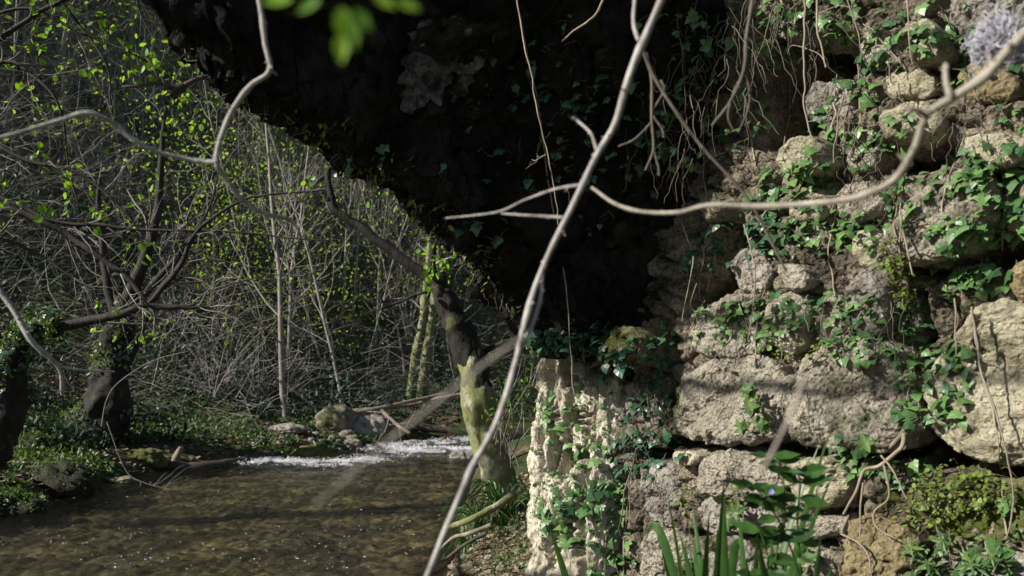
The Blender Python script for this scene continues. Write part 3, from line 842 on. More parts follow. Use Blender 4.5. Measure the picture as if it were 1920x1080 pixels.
ivy_plant("ivy and root tangle below the black joint right of the bright square stone", [(1640, 870, 60, 30, 26), (1700, 880, 50, 40, 20), (1590, 860, 40, 40, 14)], [[(1700, 800), (1660, 850), (1610, 880), (1600, 950), (1580, 990)]], group=GI, stem_r=.010)
ivy_plant("sparse ivy at the foot of the wall in the corner of the view", [(1860, 1040, 60, 40, 20), (1760, 1060, 80, 40, 18), (1900, 980, 30, 40, 8)], [[(1890, 1000), (1880, 900), (1870, 800)]], group=GI)
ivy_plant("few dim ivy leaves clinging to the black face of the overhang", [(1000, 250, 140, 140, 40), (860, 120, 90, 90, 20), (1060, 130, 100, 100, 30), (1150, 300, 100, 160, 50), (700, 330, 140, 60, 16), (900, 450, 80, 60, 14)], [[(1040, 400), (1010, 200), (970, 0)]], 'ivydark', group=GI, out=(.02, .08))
ivy_plant("tiny olive leaves speckling the dark rock just inside the rim of the overhang", [(700, 320, 70, 30, 60), (800, 410, 70, 40, 70), (900, 500, 50, 40, 60), (620, 250, 60, 25, 40)], [], 'fern', OVAL, (.02, .045), "rim_creeper", (.01, .05), "creeper", leafname="leaves")
ivy_plant("ivy and creeper shoots mixed with roots above the bend of the dark vine", [(1350, 130, 80, 90, 44), (1300, 260, 70, 90, 44), (1420, 200, 40, 100, 24), (1260, 60, 60, 60, 18)], [[(1330, 400), (1320, 250), (1350, 60)], [(1280, 350), (1290, 200), (1270, 20)], [(1420, 330), (1400, 180), (1430, 0)]], group=GI, out=(.03, .14))
ivy_plant("ivy cascade over the stones at the upper edge of the shadow", [(1450, 60, 60, 70, 30), (1440, 160, 40, 60, 10), (1540, 20, 70, 40, 24)], [[(1470, 300), (1480, 150), (1440, 0)]], group=GI, out=(.03, .12))

GF = "maidenhair ferns on the wall"
def fern(label, regs):
    return ivy_plant(label, regs, [], 'fern', ROUND, (.014, .024), "maidenhair_fern", (.02, .09), "fern", GF, leafname="fronds")
fern("yellow-green fern tuft hanging above the pitted middle block", [(1690, 530, 30, 55, 150), (1670, 480, 25, 30, 50)])
fern("wide carpet of yellow-green fern below the largest yellow block", [(1790, 930, 80, 40, 300), (1860, 920, 50, 40, 130), (1740, 970, 50, 30, 70)])
fern("little fern left of the trailing flowering herb, by a grey stone", [(1295, 935, 15, 25, 40)])
fern("bright little fern under the rounded block near the blades", [(1392, 930, 18, 25, 50)])
fern("sparse fern in the joint above the pitted middle block", [(1475, 655, 40, 20, 40), (1545, 660, 30, 20, 25)])

# whorled star-leaved herbs rooted in the wall
GM = "star-leaved herbs in the wall joints"
def whorl(label, spots, lf=.045):
    l0, _ = hit(*spots[0]); t = thing("whorled_herb", label, "herb", l0, GM)
    mb, ms_ = MB(), MB()
    for px, py in spots:
        l, n = hit(px, py)
        c = l + N3 * .09 + [0, 0, .02]
        ax = norm(N3 + rdir(1)[0] * .35 + [0, 0, .3])
        u = norm(np.cross(ax, [0, 0, 1])); vv = np.cross(ax, u)
        for lv in range(2):
            k = 6; an = np.arange(k) * 2 * math.pi / k + lv * .5
            tip = norm(np.cos(an)[:, None] * u + np.sin(an)[:, None] * vv + ax * .25)
            scatter(mb, LANCE if lf > .05 else OVAL, np.repeat((c - ax * .03 * lv)[None], k, 0), tip, ax + 0 * tip, rng.uniform(.6, 1.15, k) * lf * (1 + .2 * lv))
        ms_.add(*tubes(spline([l, (l + c) / 2 - [0, 0, .02], c], 6), np.full(6, .0016), 4))
    link_mesh("leaves", mb, M['herb'], t, smooth=False); link_mesh("stems", ms_, M['herb'], t)
whorl("star-leaved herb beside the lower corner of the left middle block", [(1432, 770), (1412, 808), (1450, 800), (1425, 740)])
whorl("star-leaved herb in the joint under the pitted middle block", [(1645, 838), (1640, 855)])
whorl("star-leaved herb at the wall foot under the fern carpet", [(1730, 1030), (1790, 1020), (1760, 1060), (1840, 1060), (1880, 1050)], .056)
whorl("pale-tipped star-leaved herb beneath the little bright fern", [(1400, 965), (1388, 985)])
whorl("star-leaved herb hanging in the dim roots under the overhang edge", [(1275, 235), (1265, 300)])
whorl("star-leaved herb low between the ochre stone and the blades", [(1530, 1040), (1550, 1010), (1510, 1070)])

# ------------------------------------------------------------------ hanging roots and dead stems on the wall
GR = "bare roots and stems hanging on the wall"
def near_wall(pts, off):
    out = []
    for px, py in pts:
        s, z = pix2wall(px, py, off); out.append(W(s, z, off))
    return np.array(out)
def vine(name, label, cat, lines, off, r, matk='root', group=GR, kids="branch"):
    P0 = near_wall(lines[0], off)
    t = thing(name, label, cat, P0[0], group) if len(lines) > 1 else None
    for k, ln in enumerate(lines):
        p = spline(near_wall(ln, off), 10 * len(ln))
        p = p + vfbm(p, 9, 3, 500 + k) * .006
        rr = r * (1 if k == 0 else .55)
        mb = MB(); tube_caps(mb, p, np.linspace(rr, rr * .55, len(p)), 7)
        if t is None:
            o = link_mesh(name, mb, M[matk], loc=P0[0]); tag(o, label, cat, group)
        else:
            link_mesh("stem" if k == 0 else kids, mb, M[matk], t)
vine("hanging_root", "long pale root hanging nearly straight down to the two rounded yellow stones", "root", [[(1505, -30), (1508, 60), (1510, 150), (1504, 190), (1514, 235), (1530, 275)]], .22, .0045)
vine("hanging_root", "pale root right of the long straight one, ending among ivy", "root", [[(1532, -30), (1534, 50), (1546, 110), (1548, 125)], [(1548, 125), (1530, 100), (1490, 85), (1478, 100)]], .2, .0045)
vine("hanging_root", "crooked root dropping from the ivy left of the fork in the pale branch", "root", [[(1582, 180), (1572, 235), (1562, 305)], [(1565, 210), (1540, 225), (1515, 228)]], .16, .0035)
vine("hanging_root", "thin upright root before the ivy left of the seed head", "root", [[(1702, -30), (1703, 60), (1708, 120)]], .2, .003)
vine("hanging_root", "thin root crossing in front of the top ivy, sloping", "root", [[(1586, -20), (1600, 30), (1610, 90)], [(1530, 25), (1580, 10), (1615, 35)]], .2, .003)
vine("hanging_root", "gnarled root emerging from the joint under the pitted middle block", "root", [[(1698, 812), (1690, 840), (1650, 870), (1620, 880), (1605, 920), (1580, 965)], [(1655, 870), (1665, 930), (1640, 960), (1645, 990), (1680, 1010)], [(1618, 905), (1612, 960), (1612, 1010)], [(1575, 1000), (1620, 1030), (1635, 1090)]], .1, .009)
vine("hanging_root", "root creeping over the largest yellow block", "root", [[(1822, 575), (1832, 640), (1840, 700), (1872, 790), (1890, 870), (1900, 960), (1885, 1010)]], .16, .004)
vine("hanging_root", "straight thin root down the vertical joint beside the largest yellow block", "root", [[(1790, 560), (1792, 620), (1793, 665)], [(1793, 640), (1820, 650), (1838, 665)]], .17, .0035)
vine("hanging_root", "brown root in front of the bright pale block", "root", [[(1690, 400), (1692, 430), (1702, 480), (1712, 515)]], .16, .005)
vine("hanging_root", "bare root dangling in front of the dark hollow above the small stones", "root", [[(1300, 480), (1290, 530), (1278, 600)], [(1305, 530), (1296, 575), (1320, 590)]], .1, .0035)
vine("hanging_root", "long stem winding down past the grey stone at the shadow edge", "root", [[(1395, 420), (1415, 500), (1412, 580), (1402, 640)]], .12, .0035)
vine("hanging_root", "very thin thorny stem hanging across the black overhang", "root", [[(968, -20), (985, 80), (1005, 190), (1025, 290), (1042, 370), (1045, 420)], [(1025, 290), (1005, 302), (998, 300)]], .9, .0035)
vine("hanging_root", "thin stem hanging from the black overhang beside the pillar top", "root", [[(1052, 480), (1062, 540), (1068, 640), (1076, 740)]], .35, .0035)
vine("dry_stalk", "short broken grass stalk leaning in front of the mossy stone", "stalk", [[(1649, 853), (1680, 895), (1702, 935)]], .2, .004)
vine("dry_stalk", "curved dead twig at the top above the black overhang", "twig", [[(1140, -20), (1120, 20), (1085, 50), (1055, 78)]], .7, .006)
# tangle of rootlets under the overhang edge
def rootlets(label, cx, cy, rx, ry, n, off, ln=(.12, .35), r=.0022, mk='rootdim'):
    n = int(n * .7); off = off * .5
    t0 = near_wall([(cx, cy - ry)], off)[0]
    Ps, Rs = [], []
    for _ in range(n):
        px = cx + rng.uniform(-rx, rx); py = cy + rng.uniform(-ry, ry * .6)
        st = near_wall([(px, py)], off + rng.uniform(-.08, .12))[0]
        L = rng.uniform(*ln); d = norm(np.array([0, 0, -1.]) + rdir(1)[0] * .55)
        k = np.linspace(0, 1, 9)[:, None]
        pth = st + d * L * k + np.cumsum(rng.normal(size=(9, 3)), 0) * .008
        Ps.append(pth); Rs.append(np.linspace(r, r * .4, 9) * rng.uniform(.6, 1.5))
    mb = MB(); mb.add(*tubes(np.array(Ps), np.array(Rs), 4))
    tag(link_mesh("root_tangle", mb, M[mk], loc=t0), label, "roots", "tangles of fine roots", 'stuff')
rootlets("tangle of dim rootlets hanging under the overhang edge", 1240, 230, 70, 150, 60, .25)
rootlets("rootlets and dead ivy stems above the shadow's edge", 1330, 120, 90, 120, 70, .2)
rootlets("thin rootlets fringing the upper right stones", 1470, 60, 80, 70, 34, .12)
rootlets("rootlets and dry shoots over the sunny upper wall", 1700, 260, 150, 150, 60, .05, (.08, .25), .0028)
rootlets("dry shoots on the lower wall between the middle blocks", 1520, 700, 170, 150, 36, .1, (.1, .3), .0028)
rootlets("dead stems in the shaded joint beside the pillar", 1210, 800, 40, 120, 22, .05, (.1, .35), .003)

rootlets("short pale rootlets sticking out of the black underside of the overhang", 440, 90, 130, 80, 22, 1.7, (.06, .3), .003, 'root')
rootlets("few short rootlets on the dark underside near the dangling thorny stem", 960, 260, 120, 150, 30, 1.3, (.05, .2), .002, 'rootdim')
# ------------------------------------------------------------------ foreground branches
GB = "bare branches close to the lens"
def fg(name, label, cat, lines, radii, matk='branch', group=None, knob=True):
    """lines of (px,py,Y); radii (r0,r1) per line"""
    p0 = P(*lines[0][0])
    t = thing(name, label, cat, p0, group) if len(lines) > 1 else None
    for k, (ln, (r0, r1)) in enumerate(zip(lines, radii)):
        p = Pl(ln, 14 * len(ln))
        p = p + vfbm(p, 12, 2, 700 + k) * r0 * .25
        R = np.linspace(r0, r1, len(p)) * (.68 if group == GB or name == 'foreground_branch' else 1) * (1 + .10 * fbm(p, 22, 2, 71 + k))
        if knob:   # swollen nodes
            for c in np.arange(.12, 1, .24): R = R * (1 + .22 * np.exp(-((np.linspace(0, 1, len(p)) - c) / .018) ** 2))
        mb = MB(); tube_caps(mb, p, R, 12)
        if r0 > .002:      # buds and short spurs
            for _ in range(int(5 + len(p) / 9)):
                q_ = int(rng.integers(2, len(p) - 2)); d_ = norm(np.cross(norm(p[q_ + 1] - p[q_]), rng.normal(size=3)) + norm(p[q_ + 1] - p[q_]) * .8)
                ln_ = R[q_] * rng.choice([1.5, 1.8, 2.2, 3.6]); kk = np.linspace(0, 1, 5)[:, None]
                mb.add(*tubes(p[q_] + d_ * ln_ * kk, R[q_] * np.array([.5, .42, .36, .28, .08]), 6))
        if t is None: tag(link_mesh(name, mb, M[matk], loc=p0), label, cat, group)
        else: link_mesh("stem" if k == 0 else "side_shoot", mb, M[matk], t)
    return t

fg("foreground_branch", "long bare grey branch slanting right to left down the whole view", "branch",
   [[(1260, -50, 1.25), (1232, 20, 1.25), (1185, 130, 1.25), (1155, 230, 1.25), (1120, 290, 1.25), (1085, 365, 1.25), (1052, 430, 1.25), (1015, 510, 1.25), (985, 600, 1.22), (968, 680, 1.2), (930, 790, 1.15), (880, 890, 1.1), (840, 980, 1.08), (790, 1100, 1.05)],
    [(1016, 500, 1.25), (1014, 560, 1.24), (990, 630, 1.22), (972, 665, 1.21)],
    [(1197, 76, 1.25), (1188, 40, 1.26), (1193, -20, 1.27)],
    [(1118, 280, 1.25), (1108, 250, 1.26), (1085, 228, 1.28), (1072, 220, 1.28)]],
   [(.0076, .0048), (.004, .0035), (.004, .0032), (.003, .0018)])
fg("foreground_branch", "thin side twig crossing the black overhang left of the slanting branch", "branch",
   [[(1088, 347, 1.25), (1040, 355, 1.27), (985, 375, 1.3), (930, 398, 1.33), (835, 410, 1.38)], [(1056, 408, 1.25), (1000, 404, 1.27), (940, 400, 1.3)]],
   [(.0032, .0016), (.0032, .0016)], group=GB)
fg("foreground_branch", "curved bare branch sweeping right from the middle of the view past the seed head", "branch",
   [[(1110, 352, 1.25), (1150, 380, 1.2), (1200, 396, 1.18), (1270, 398, 1.15), (1330, 385, 1.12), (1430, 387, 1.1), (1540, 380, 1.05), (1620, 366, 1.0), (1680, 335, .98), (1715, 280, .95), (1740, 215, .93), (1800, 175, .9), (1850, 140, .88), (1900, 85, .85), (1980, 10, .8)],
    [(1742, 218, .93), (1715, 205, .92), (1702, 198, .92)], [(1780, 182, .9), (1772, 150, .9), (1772, 120, .9)]],
   [(.0030, .0078), (.0042, .0028), (.0045, .0032)], 'branchtan', group=GB)
fg("foreground_branch", "pale hooked branch rising against the trees at the left", "branch",
   [[(478, -40, 1.4), (490, 20, 1.4), (498, 80, 1.4), (506, 132, 1.4), (470, 160, 1.4), (435, 205, 1.4), (412, 260, 1.4), (405, 305, 1.4), (425, 335, 1.42), (455, 375, 1.45), (500, 402, 1.5), (540, 410, 1.55), (558, 430, 1.56)],
    [(405, 303, 1.4), (370, 302, 1.4), (300, 287, 1.38), (250, 262, 1.36), (215, 235, 1.35), (165, 214, 1.33), (110, 228, 1.32), (40, 248, 1.3), (-40, 268, 1.28)]],
   [(.0062, .0056), (.0058, .0046)], group=GB)
fg("foreground_branch", "very blurred pale stem leaning across the water in front", "branch",
   [[(985, 630, .52), (900, 690, .50), (820, 755, .48), (740, 820, .46), (665, 885, .44), (590, 950, .42)]], [(.0017, .0013)], 'branchtan', group=GB)
fg("foreground_branch", "blurred dark vine curving down before the roots and ivy", "branch",
   [[(1200, 80, 1.8), (1230, 150, 1.8), (1280, 230, 1.8), (1330, 290, 1.8), (1400, 370, 1.8), (1440, 440, 1.8), (1475, 510, 1.8)], [(1415, -30, 1.7), (1400, 60, 1.7), (1395, 130, 1.7), (1370, 190, 1.7), (1335, 235, 1.75)], [(1380, 160, 1.7), (1365, 215, 1.7), (1375, 245, 1.7)], [(1398, 125, 1.7), (1405, 190, 1.72), (1385, 250, 1.75)]],
   [(.0058, .004), (.006, .004), (.003, .002), (.004, .0025)], 'rootdim', group=GB)
fg("dead_twig_spray", "dead forked twig spray dangling right of the slanting branch", "twig",
   [[(1212, 100, 1.9), (1222, 150, 1.9), (1222, 220, 1.9), (1225, 280, 1.9), (1210, 320, 1.9)], [(1225, 280, 1.9), (1235, 315, 1.9), (1236, 330, 1.9)], [(1222, 230, 1.9), (1190, 262, 1.9), (1160, 275, 1.9)], [(1222, 215, 1.9), (1240, 240, 1.9), (1245, 258, 1.9)], [(1240, 150, 1.9), (1245, 170, 1.9), (1225, 205, 1.9)]],
   [(.004, .0022), (.003, .002), (.0028, .002), (.0028, .002), (.003, .002)], 'rootdim')
fg("foreground_stalk", "blurred straw-coloured stem before the lower middle blocks", "stem",
   [[(1512, 700, .62), (1490, 760, .62), (1462, 820, .62), (1428, 885, .62)]], [(.0014, .0010)], 'branchtan')
fg("foreground_stalk", "blurred grey stem slanting before the dark trunks at the left edge", "stem",
   [[(-20, 520, 2.2), (25, 580, 2.2), (60, 640, 2.2), (110, 690, 2.25), (118, 740, 2.3)], [(110, 688, 2.25), (160, 694, 2.3), (215, 697, 2.35)]], [(.008, .005), (.003, .002)], 'branch')

fg("dead_bough", "short dark dead bough jutting left from the upper rim of the overhang", "bough",
   [[(420, 150, 3.7), (375, 146, 3.7), (345, 160, 3.7), (318, 162, 3.7), (290, 156, 3.7), (230, 163, 3.75)], [(345, 160, 3.7), (325, 178, 3.7), (330, 186, 3.7)], [(300, 158, 3.7), (285, 120, 3.7), (262, 95, 3.7)]], [(.012, .006), (.018, .01), (.004, .002)], 'blacklog')
# fluffy seed head
c = P(1868, 82, 1.5); sh = thing("seed_head", "fluffy grey feathery seed head tangled by the pale branch at the upper corner", "seed head", c)
Ps = []
n = 620; d = rdir(n); d[:, 1] *= .7
k = np.linspace(0, 1, 8)[None, :, None]
side = norm(np.cross(d, rdir(n)))
centers = c + norm(rng.normal(size=(n, 3))) * rng.uniform(0, .024, (n, 1))
L = rng.uniform(.026, .053, (n, 1, 1))
pp = centers[:, None] + d[:, None] * L * k + side[:, None] * L * .55 * np.sin(k * 2.6) + rng.normal(size=(n, 8, 3)) * .0013
mb = MB(); mb.add(*tubes(pp, np.linspace(.0011, .0006, 8)[None] * np.ones((n, 1)), 4)); link_mesh("plumes", mb, M['fluff'], sh)
mb = MB(); tube_caps(mb, Pl([(1855, 95, 1.5), (1848, 130, 1.48), (1852, 160, 1.45)], 8), np.linspace(.002, .002, 8), 6); link_mesh("stalk", mb, M['root'], sh)

# blurred spring leaves at the top
t = thing("leafy_shoot", "blurred bright green leaves hanging into the top of the view", "leafy shoot", P(630, -40, .8))
mb = MB()
for px, py, dx_, dz, s in [(640, 10, .1, -1, .036), (650, 30, .3, -1, .032), (640, 60, 0, -1, .03), (550, -4, -1, -.1, .03), (740, 0, 1, -.35, .026), (700, -10, .8, -.5, .024), (600, -5, -.6, -.4, .026), (660, 15, .7, -.8, .028)]:
    scatter(mb, OVAL, [P(px, py, .42)], [(dx_, 0, dz)], [(.1, -1, .35)], s * .52)
link_mesh("leaves", mb, M['spring'], t, smooth=False)
mb = MB(); tube_caps(mb, Pl([(520, -60, .42), (640, -20, .42), (780, -40, .42)], 12), np.full(12, .0007), 6); link_mesh("stem", mb, M['branchtan'], t)

# ------------------------------------------------------------------ blades and herbs at the lower edge
def blade_mesh(base, tip, bend, wdt, mb, n=16, fold=.25):
    base = np.asarray(base, float); tip = np.asarray(tip, float)
    k = np.linspace(0, 1, n)[:, None]
    ctl = np.asarray(bend, float)
    p = (1 - k) ** 2 * base + 2 * k * (1 - k) * ctl + k ** 2 * tip
    T = norm(np.gradient(p, axis=0)); vdir = norm(np.array([0, 1., 0]) + rng.normal(size=3) * .35)
    S = norm(np.cross(T, vdir)); Nn = np.cross(S, T)
    w_ = wdt * np.minimum(1, (1 - k) * 3.5) ** .8 * (1 - .25 * k) + .0004
    L_, R_ = p - S * w_ + Nn * w_ * fold, p + S * w_ + Nn * w_ * fold
    v = np.stack([L_, p, R_], 1).reshape(-1, 3)
    mb.add(v, grid_faces(n, 3))
GS = "sword-leaved plants along the lower edge"
def sword(label, base_px, Yb, tips):
    bx_, _, _ = P(base_px, 0, Yb); bz_ = G(bx_, Yb)
    t = thing("sword_leaved_plant", label, "plant", (bx_, Yb, bz_), GS)
    for tx, ty, w_, *bd in tips:
        bb = np.array([bx_ + rng.normal() * .02, Yb + rng.normal() * .02, bz_])
        tp = P(tx, ty, Yb + rng.uniform(-.12, .12))
        if bd: ctl = P(bd[0], bd[1], Yb)
        else: ctl = np.array([bb[0] + (tp[0] - bb[0]) * .25, Yb, bb[2] + (tp[2] - bb[2]) * .62])
        mb = MB(); blade_mesh(bb, tp, ctl, w_, mb)
        link_mesh("blade", mb, M['blade'], t)
sword("tuft of sword-shaped leaves standing left of the flowering herb, longest blades", 1330, 2.1,
      [(1250, 920, .011), (1358, 895, .011), (1298, 950, .010), (1212, 1010, .012, 1240, 860), (1362, 925, .011), (1275, 1000, .014), (1300, 1010, .015), (1390, 1030, .012, 1370, 920), (1240, 1030, .010), (1330, 960, .012), (1285, 885, .010), (1345, 990, .013)])
sword("sword-shaped leaves right of the first tuft, tall dark pointed blades", 1400, 2.0,
      [(1535, 835, .010), (1358, 930, .013), (1565, 885, .009), (1450, 1000, .014), (1480, 1040, .014), (1500, 930, .010), (1420, 1000, .013), (1560, 800, .008), (1385, 960, .012), (1520, 1010, .012)])
sword("sword-shaped leaves curving left at the very bottom, low and broad", 1480, 1.7,
      [(1420, 1010, .018), (1540, 1000, .012), (1560, 1060, .016), (1400, 1050, .02), (1380, 1070, .014)])
sword("single slender leaf leaning before the foot of the pillar", 1120, 2.4, [(1030, 990, .011, 1070, 1090), (1135, 1055, .008)])

# flowering trailing herb
t = thing("trailing_herb", "leafy trailing herb with one small violet flower before the blades", "herb", (P(1470, 0, 1.9)[0], 1.9, G(P(1470, 0, 1.9)[0], 1.9)))
mb, ms_ = MB(), MB()
for ln in ([(1440, 1500), (1450, 1100), (1470, 960), (1465, 880), (1440, 850)], [(1460, 1500), (1500, 1150), (1480, 1020), (1430, 930), (1400, 905)], [(1480, 1500), (1500, 1120), (1495, 980), (1500, 900), (1480, 880)], [(1430, 1500), (1400, 1150), (1440, 1060), (1420, 980)]):
    p = Pl([(a_, b_, 1.85) for a_, b_ in ln], 30)
    ms_.add(*tubes(p, np.linspace(.003, .0015, 30), 5))
    for k in range(12, 30, 3):
        for sgn in (1, -1):
            scatter(mb, OVAL, [p[k]], [norm(np.array([sgn, rng.uniform(-.6, .3), rng.uniform(-.2, .5)]))], [norm(np.array([0, -.7, .7]) + rng.normal(size=3) * .3)], rng.uniform(.04, .068))
link_mesh("leaves", mb, M['blade'], t, smooth=False); link_mesh("stems", ms_, M['blade'], t)
fl = MB(); c = P(1446, 922, 1.7)
for k in range(5):
    an = k * 2 * math.pi / 5
    scatter(fl, ROUND, [c], [(math.cos(an), -.2, math.sin(an))], [(0, -1, .2)], .006)
link_mesh("flower", fl, M['petal'], t, smooth=False)

# ------------------------------------------------------------------ tree helpers
def grow(start, d, L, K, wob, up=0.0, seed=None):
    """wobbly polyline (K,3)"""
    pts = [np.array(start, float)]; d = norm(np.asarray(d, float)); st = L / (K - 1)
    for _ in range(K - 1):
        d = norm(d + rng.normal(size=3) * wob + np.array([0, 0, up]))
        pts.append(pts[-1] + d * st)
    return np.array(pts)

def side_branches(poly, R, n, L, wob, up, K=7, t0=.25, t1=.98, ratio=.5, ang=.9):
    out, rad = [], []
    for t in np.sort(rng.uniform(t0, t1, n)):
        i = t * (len(poly) - 1); k = int(i)
        p = poly[k] + (poly[min(k + 1, len(poly) - 1)] - poly[k]) * (i - k)
        T = norm(poly[min(k + 1, len(poly) - 1)] - poly[k])
        s = norm(np.cross(T, rng.normal(size=3)))
        d = T * math.cos(ang) + s * math.sin(ang)
        l = L * rng.uniform(.5, 1.1) * (1.15 - .6 * t)
        out.append(grow(p, d, l, K, wob, up))
        r = R[k] * ratio
        rad.append(np.linspace(r, r * .25, K))
    return out, rad

def trunk_mesh(poly, R, sides=14, lump=.12, freq=2.5, seed=0, sub=6):
    """thick trunk with bumpy surface"""
    p = spline(poly, len(poly) * sub); Rr = np.interp(np.linspace(0, 1, len(p)), np.linspace(0, 1, len(R)), R)
    v, q = tubes(p, Rr, sides)
    cen = np.repeat(p, sides, 0); o = v - cen
    v = cen + o * (1 + lump * fbm(v, freq, 4, seed, .6) + lump * .6 * fbm(v * [1, 1, .4], freq * 4, 3, seed + 9, .6))[:, None]
    mb = MB(); mb.add(v, q)
    for k in (0, len(p) - 1):
        ring = v[k * sides:(k + 1) * sides]
        mb.add(np.vstack([ring, p[k]]), [[i, (i + 1) % sides, sides] for i in range(sides)])
    return mb

def add_tubes(mb, polys, rads, sides):
    by = {}
    for p, r in zip(polys, rads): by.setdefault(len(p), []).append((p, r))
    for k, l in by.items():
        mb.add(*tubes(np.array([a_ for a_, _ in l]), np.array([b_ for _, b_ in l]), sides))

def leaves_on(mb, polys, per, size, tpl=ROUND, spread=.03, flat=.5):
    pos = []
    for p in polys:
        t = rng.uniform(.25, 1, per) * (len(p) - 1); k = np.minimum(t.astype(int), len(p) - 2)
        pos.append(p[k] + (p[k + 1] - p[k]) * (t - k)[:, None] + rng.normal(size=(per, 3)) * spread)
    pos = np.concatenate(pos); n = len(pos)
    scatter(mb, tpl, pos, norm(rdir(n) + [0, 0, -.5]), norm(rdir(n) * .8 + [0, 0, flat]), rng.uniform(size * .6, size * 1.2, n))

# ------------------------------------------------------------------ prototype saplings
def sapling(name, label, cat, group, H, r, lean, nb, leaves=0, stems=1, trunkmat='sapling', blen=.32, sidesub=3):
    t = thing(name, label, cat, (0, 0, 0), group)
    tm, cm, lm = MB(), MB(), MB()
    for s in range(stems):
        d = norm(np.array([lean * rng.normal(), lean * rng.normal(), 1.0]))
        h = H * rng.uniform(.7, 1.05)
        poly = grow((rng.normal() * .08 * (stems > 1), rng.normal() * .08 * (stems > 1), -.15), d, h, 12, .07, .03)
        R = np.linspace(r, r * .22, 12) * rng.uniform(.5, .9)
        tm.add(*tubes(poly, R, 7))
        b1, r1 = side_branches(poly, R, nb, H * blen, .16, .08, 7, .2, .99, .45, .85)
        add_tubes(cm, b1, r1, 4)
        b2all = []
        for p, rr in zip(b1, r1):
            b2, r2 = side_branches(p, rr, sidesub + 1, H * blen * .45, .2, .04, 6, .2, .98, .6, .8)
            add_tubes(cm, b2, r2, 3); b2all += b2
        if leaves: leaves_on(lm, b2all, leaves, .075)
    link_mesh("trunk", tm, M[trunkmat], t)
    link_mesh("branches", cm, M['twig'], t)
    if leaves: link_mesh("leaves", lm, M['springfar'], t, smooth=False)
    return t

GSAP = "slender trees on the far hillside"
protos = [
 sapling("sapling", "", "tree", GSAP, 8.0, .055, .10, 15, 0),
 sapling("sapling", "", "tree", GSAP, 7.0, .045, .16, 14, 0, 2),
 sapling("sapling", "", "tree", GSAP, 9.5, .075, .08, 17, 0),
 sapling("sapling", "", "tree", GSAP, 6.5, .035, .22, 12, 1, 3),
 sapling("sapling", "", "tree", GSAP, 7.5, .05, .14, 15, 3),
 sapling("sapling", "", "tree", GSAP, 6.0, .04, .25, 13, 4, 2),
]
proto_label = ["bare slender grey tree standing among the others on the hillside", "bare twin-stemmed young tree on the wooded hillside", "taller bare straight tree on the wooded hillside",
               "thin leaning multi-stemmed hazel on the wooded hillside", "slender tree with first pale green leaves high on the hillside", "small leaning tree dotted with fresh green leaves high on the hillside"]
used = set()
def place_sapling(k, x, y, sc, label=None):
    pr = protos[k]
    loc = (x, y, G(x, y) - .05)
    if k not in used:
        used.add(k); pr.location = loc; pr.rotation_euler = (0, 0, rng.uniform(0, 6.28)); pr.scale = (sc,) * 3; pr['label'] = label or proto_label[k]; return pr
    return copy_thing(pr, loc, rng.uniform(0, 6.28), sc, label or proto_label[k], GSAP)

spots = []
tries = 0
while len(spots) < 120 and tries < 20000:
    tries += 1
    y = 17 + 45 * rng.uniform() ** 1.4
    px = rng.uniform(-120, 1010); x = (px - 960) / F * y
    dl = float(pl_dist(np.array([x]), np.array([y]), LB)[0])
    if dl < 1.6 or dl > 34: continue
    if y < 22 and px < 520: continue
    if any(abs(x - a_) + abs(y - b_) < .55 + .02 * y for a_, b_ in spots): continue
    if G(x, y) < 5 and rng.uniform() < .6: continue
    spots.append((x, y))
look = ["bare slender grey tree", "bare twin-stemmed tree", "taller bare straight tree", "leaning multi-stemmed hazel", "slender tree with first green leaves", "small leaning tree dotted with green leaves"]
cols = [(0, "at the left edge"), (150, "above the dark limb"), (260, "behind the old mossy trunk"), (380, "under the hooked branch"), (480, "right of the hooked branch"), (600, "left of the pale stem clump"), (720, "behind the pale stem clump"), (820, "above the fallen trunks"), (900, "behind the mossy bank tree"), (2000, "beside the overhang rim")]
rows = [(3, "on the lowest slope"), (6, "low on the slope"), (10, "midway up the slope"), (15, "high on the slope"), (22, "near the top of the view"), (99, "on the far crest")]
for x, y in spots:
    z = G(x, y)
    hi = z > 5
    k = int(rng.choice([0, 1, 2, 3, 4, 5], p=[.2, .15, .17, .15, .18, .15] if hi else [.3, .22, .22, .24, .01, .01]))
    px = 960 + x / y * F
    lab = look[k].replace(" dotted with green leaves", ", green-dotted").replace(" with first green leaves", ", leafing") + " " + next(c_ for r_, c_ in rows if z < r_) + ", " + next(c_ for r_, c_ in cols if px < r_)
    place_sapling(k, x, y, rng.uniform(.7, 1.25), lab)
# a few pale straight stems that show behind the rapids
for px, y, k, sc, lab in [(608, 23.0, 0, .9, "pale bare trunk left of the fallen logs, first of the clump"), (560, 24.0, 1, .95, "pale forked stem at the left edge of the clump behind the boulders"), (688, 24.5, 0, .95, "pale upright stem directly behind the fallen logs"),
                          (702, 25.5, 2, .8, "pale straight stem behind the upright one over the fallen logs"), (770, 26, 3, 1.0, "leaning pale stems above the right end of the fallen logs"), (640, 26.0, 2, .9, "tall pale stem behind the pair left of the fallen logs"), (400, 21.0, 3, .8, "thin pale stems rising from the bush behind the rotten log")]:
    place_sapling(k, (px - 960) / F * y, y, sc, lab)

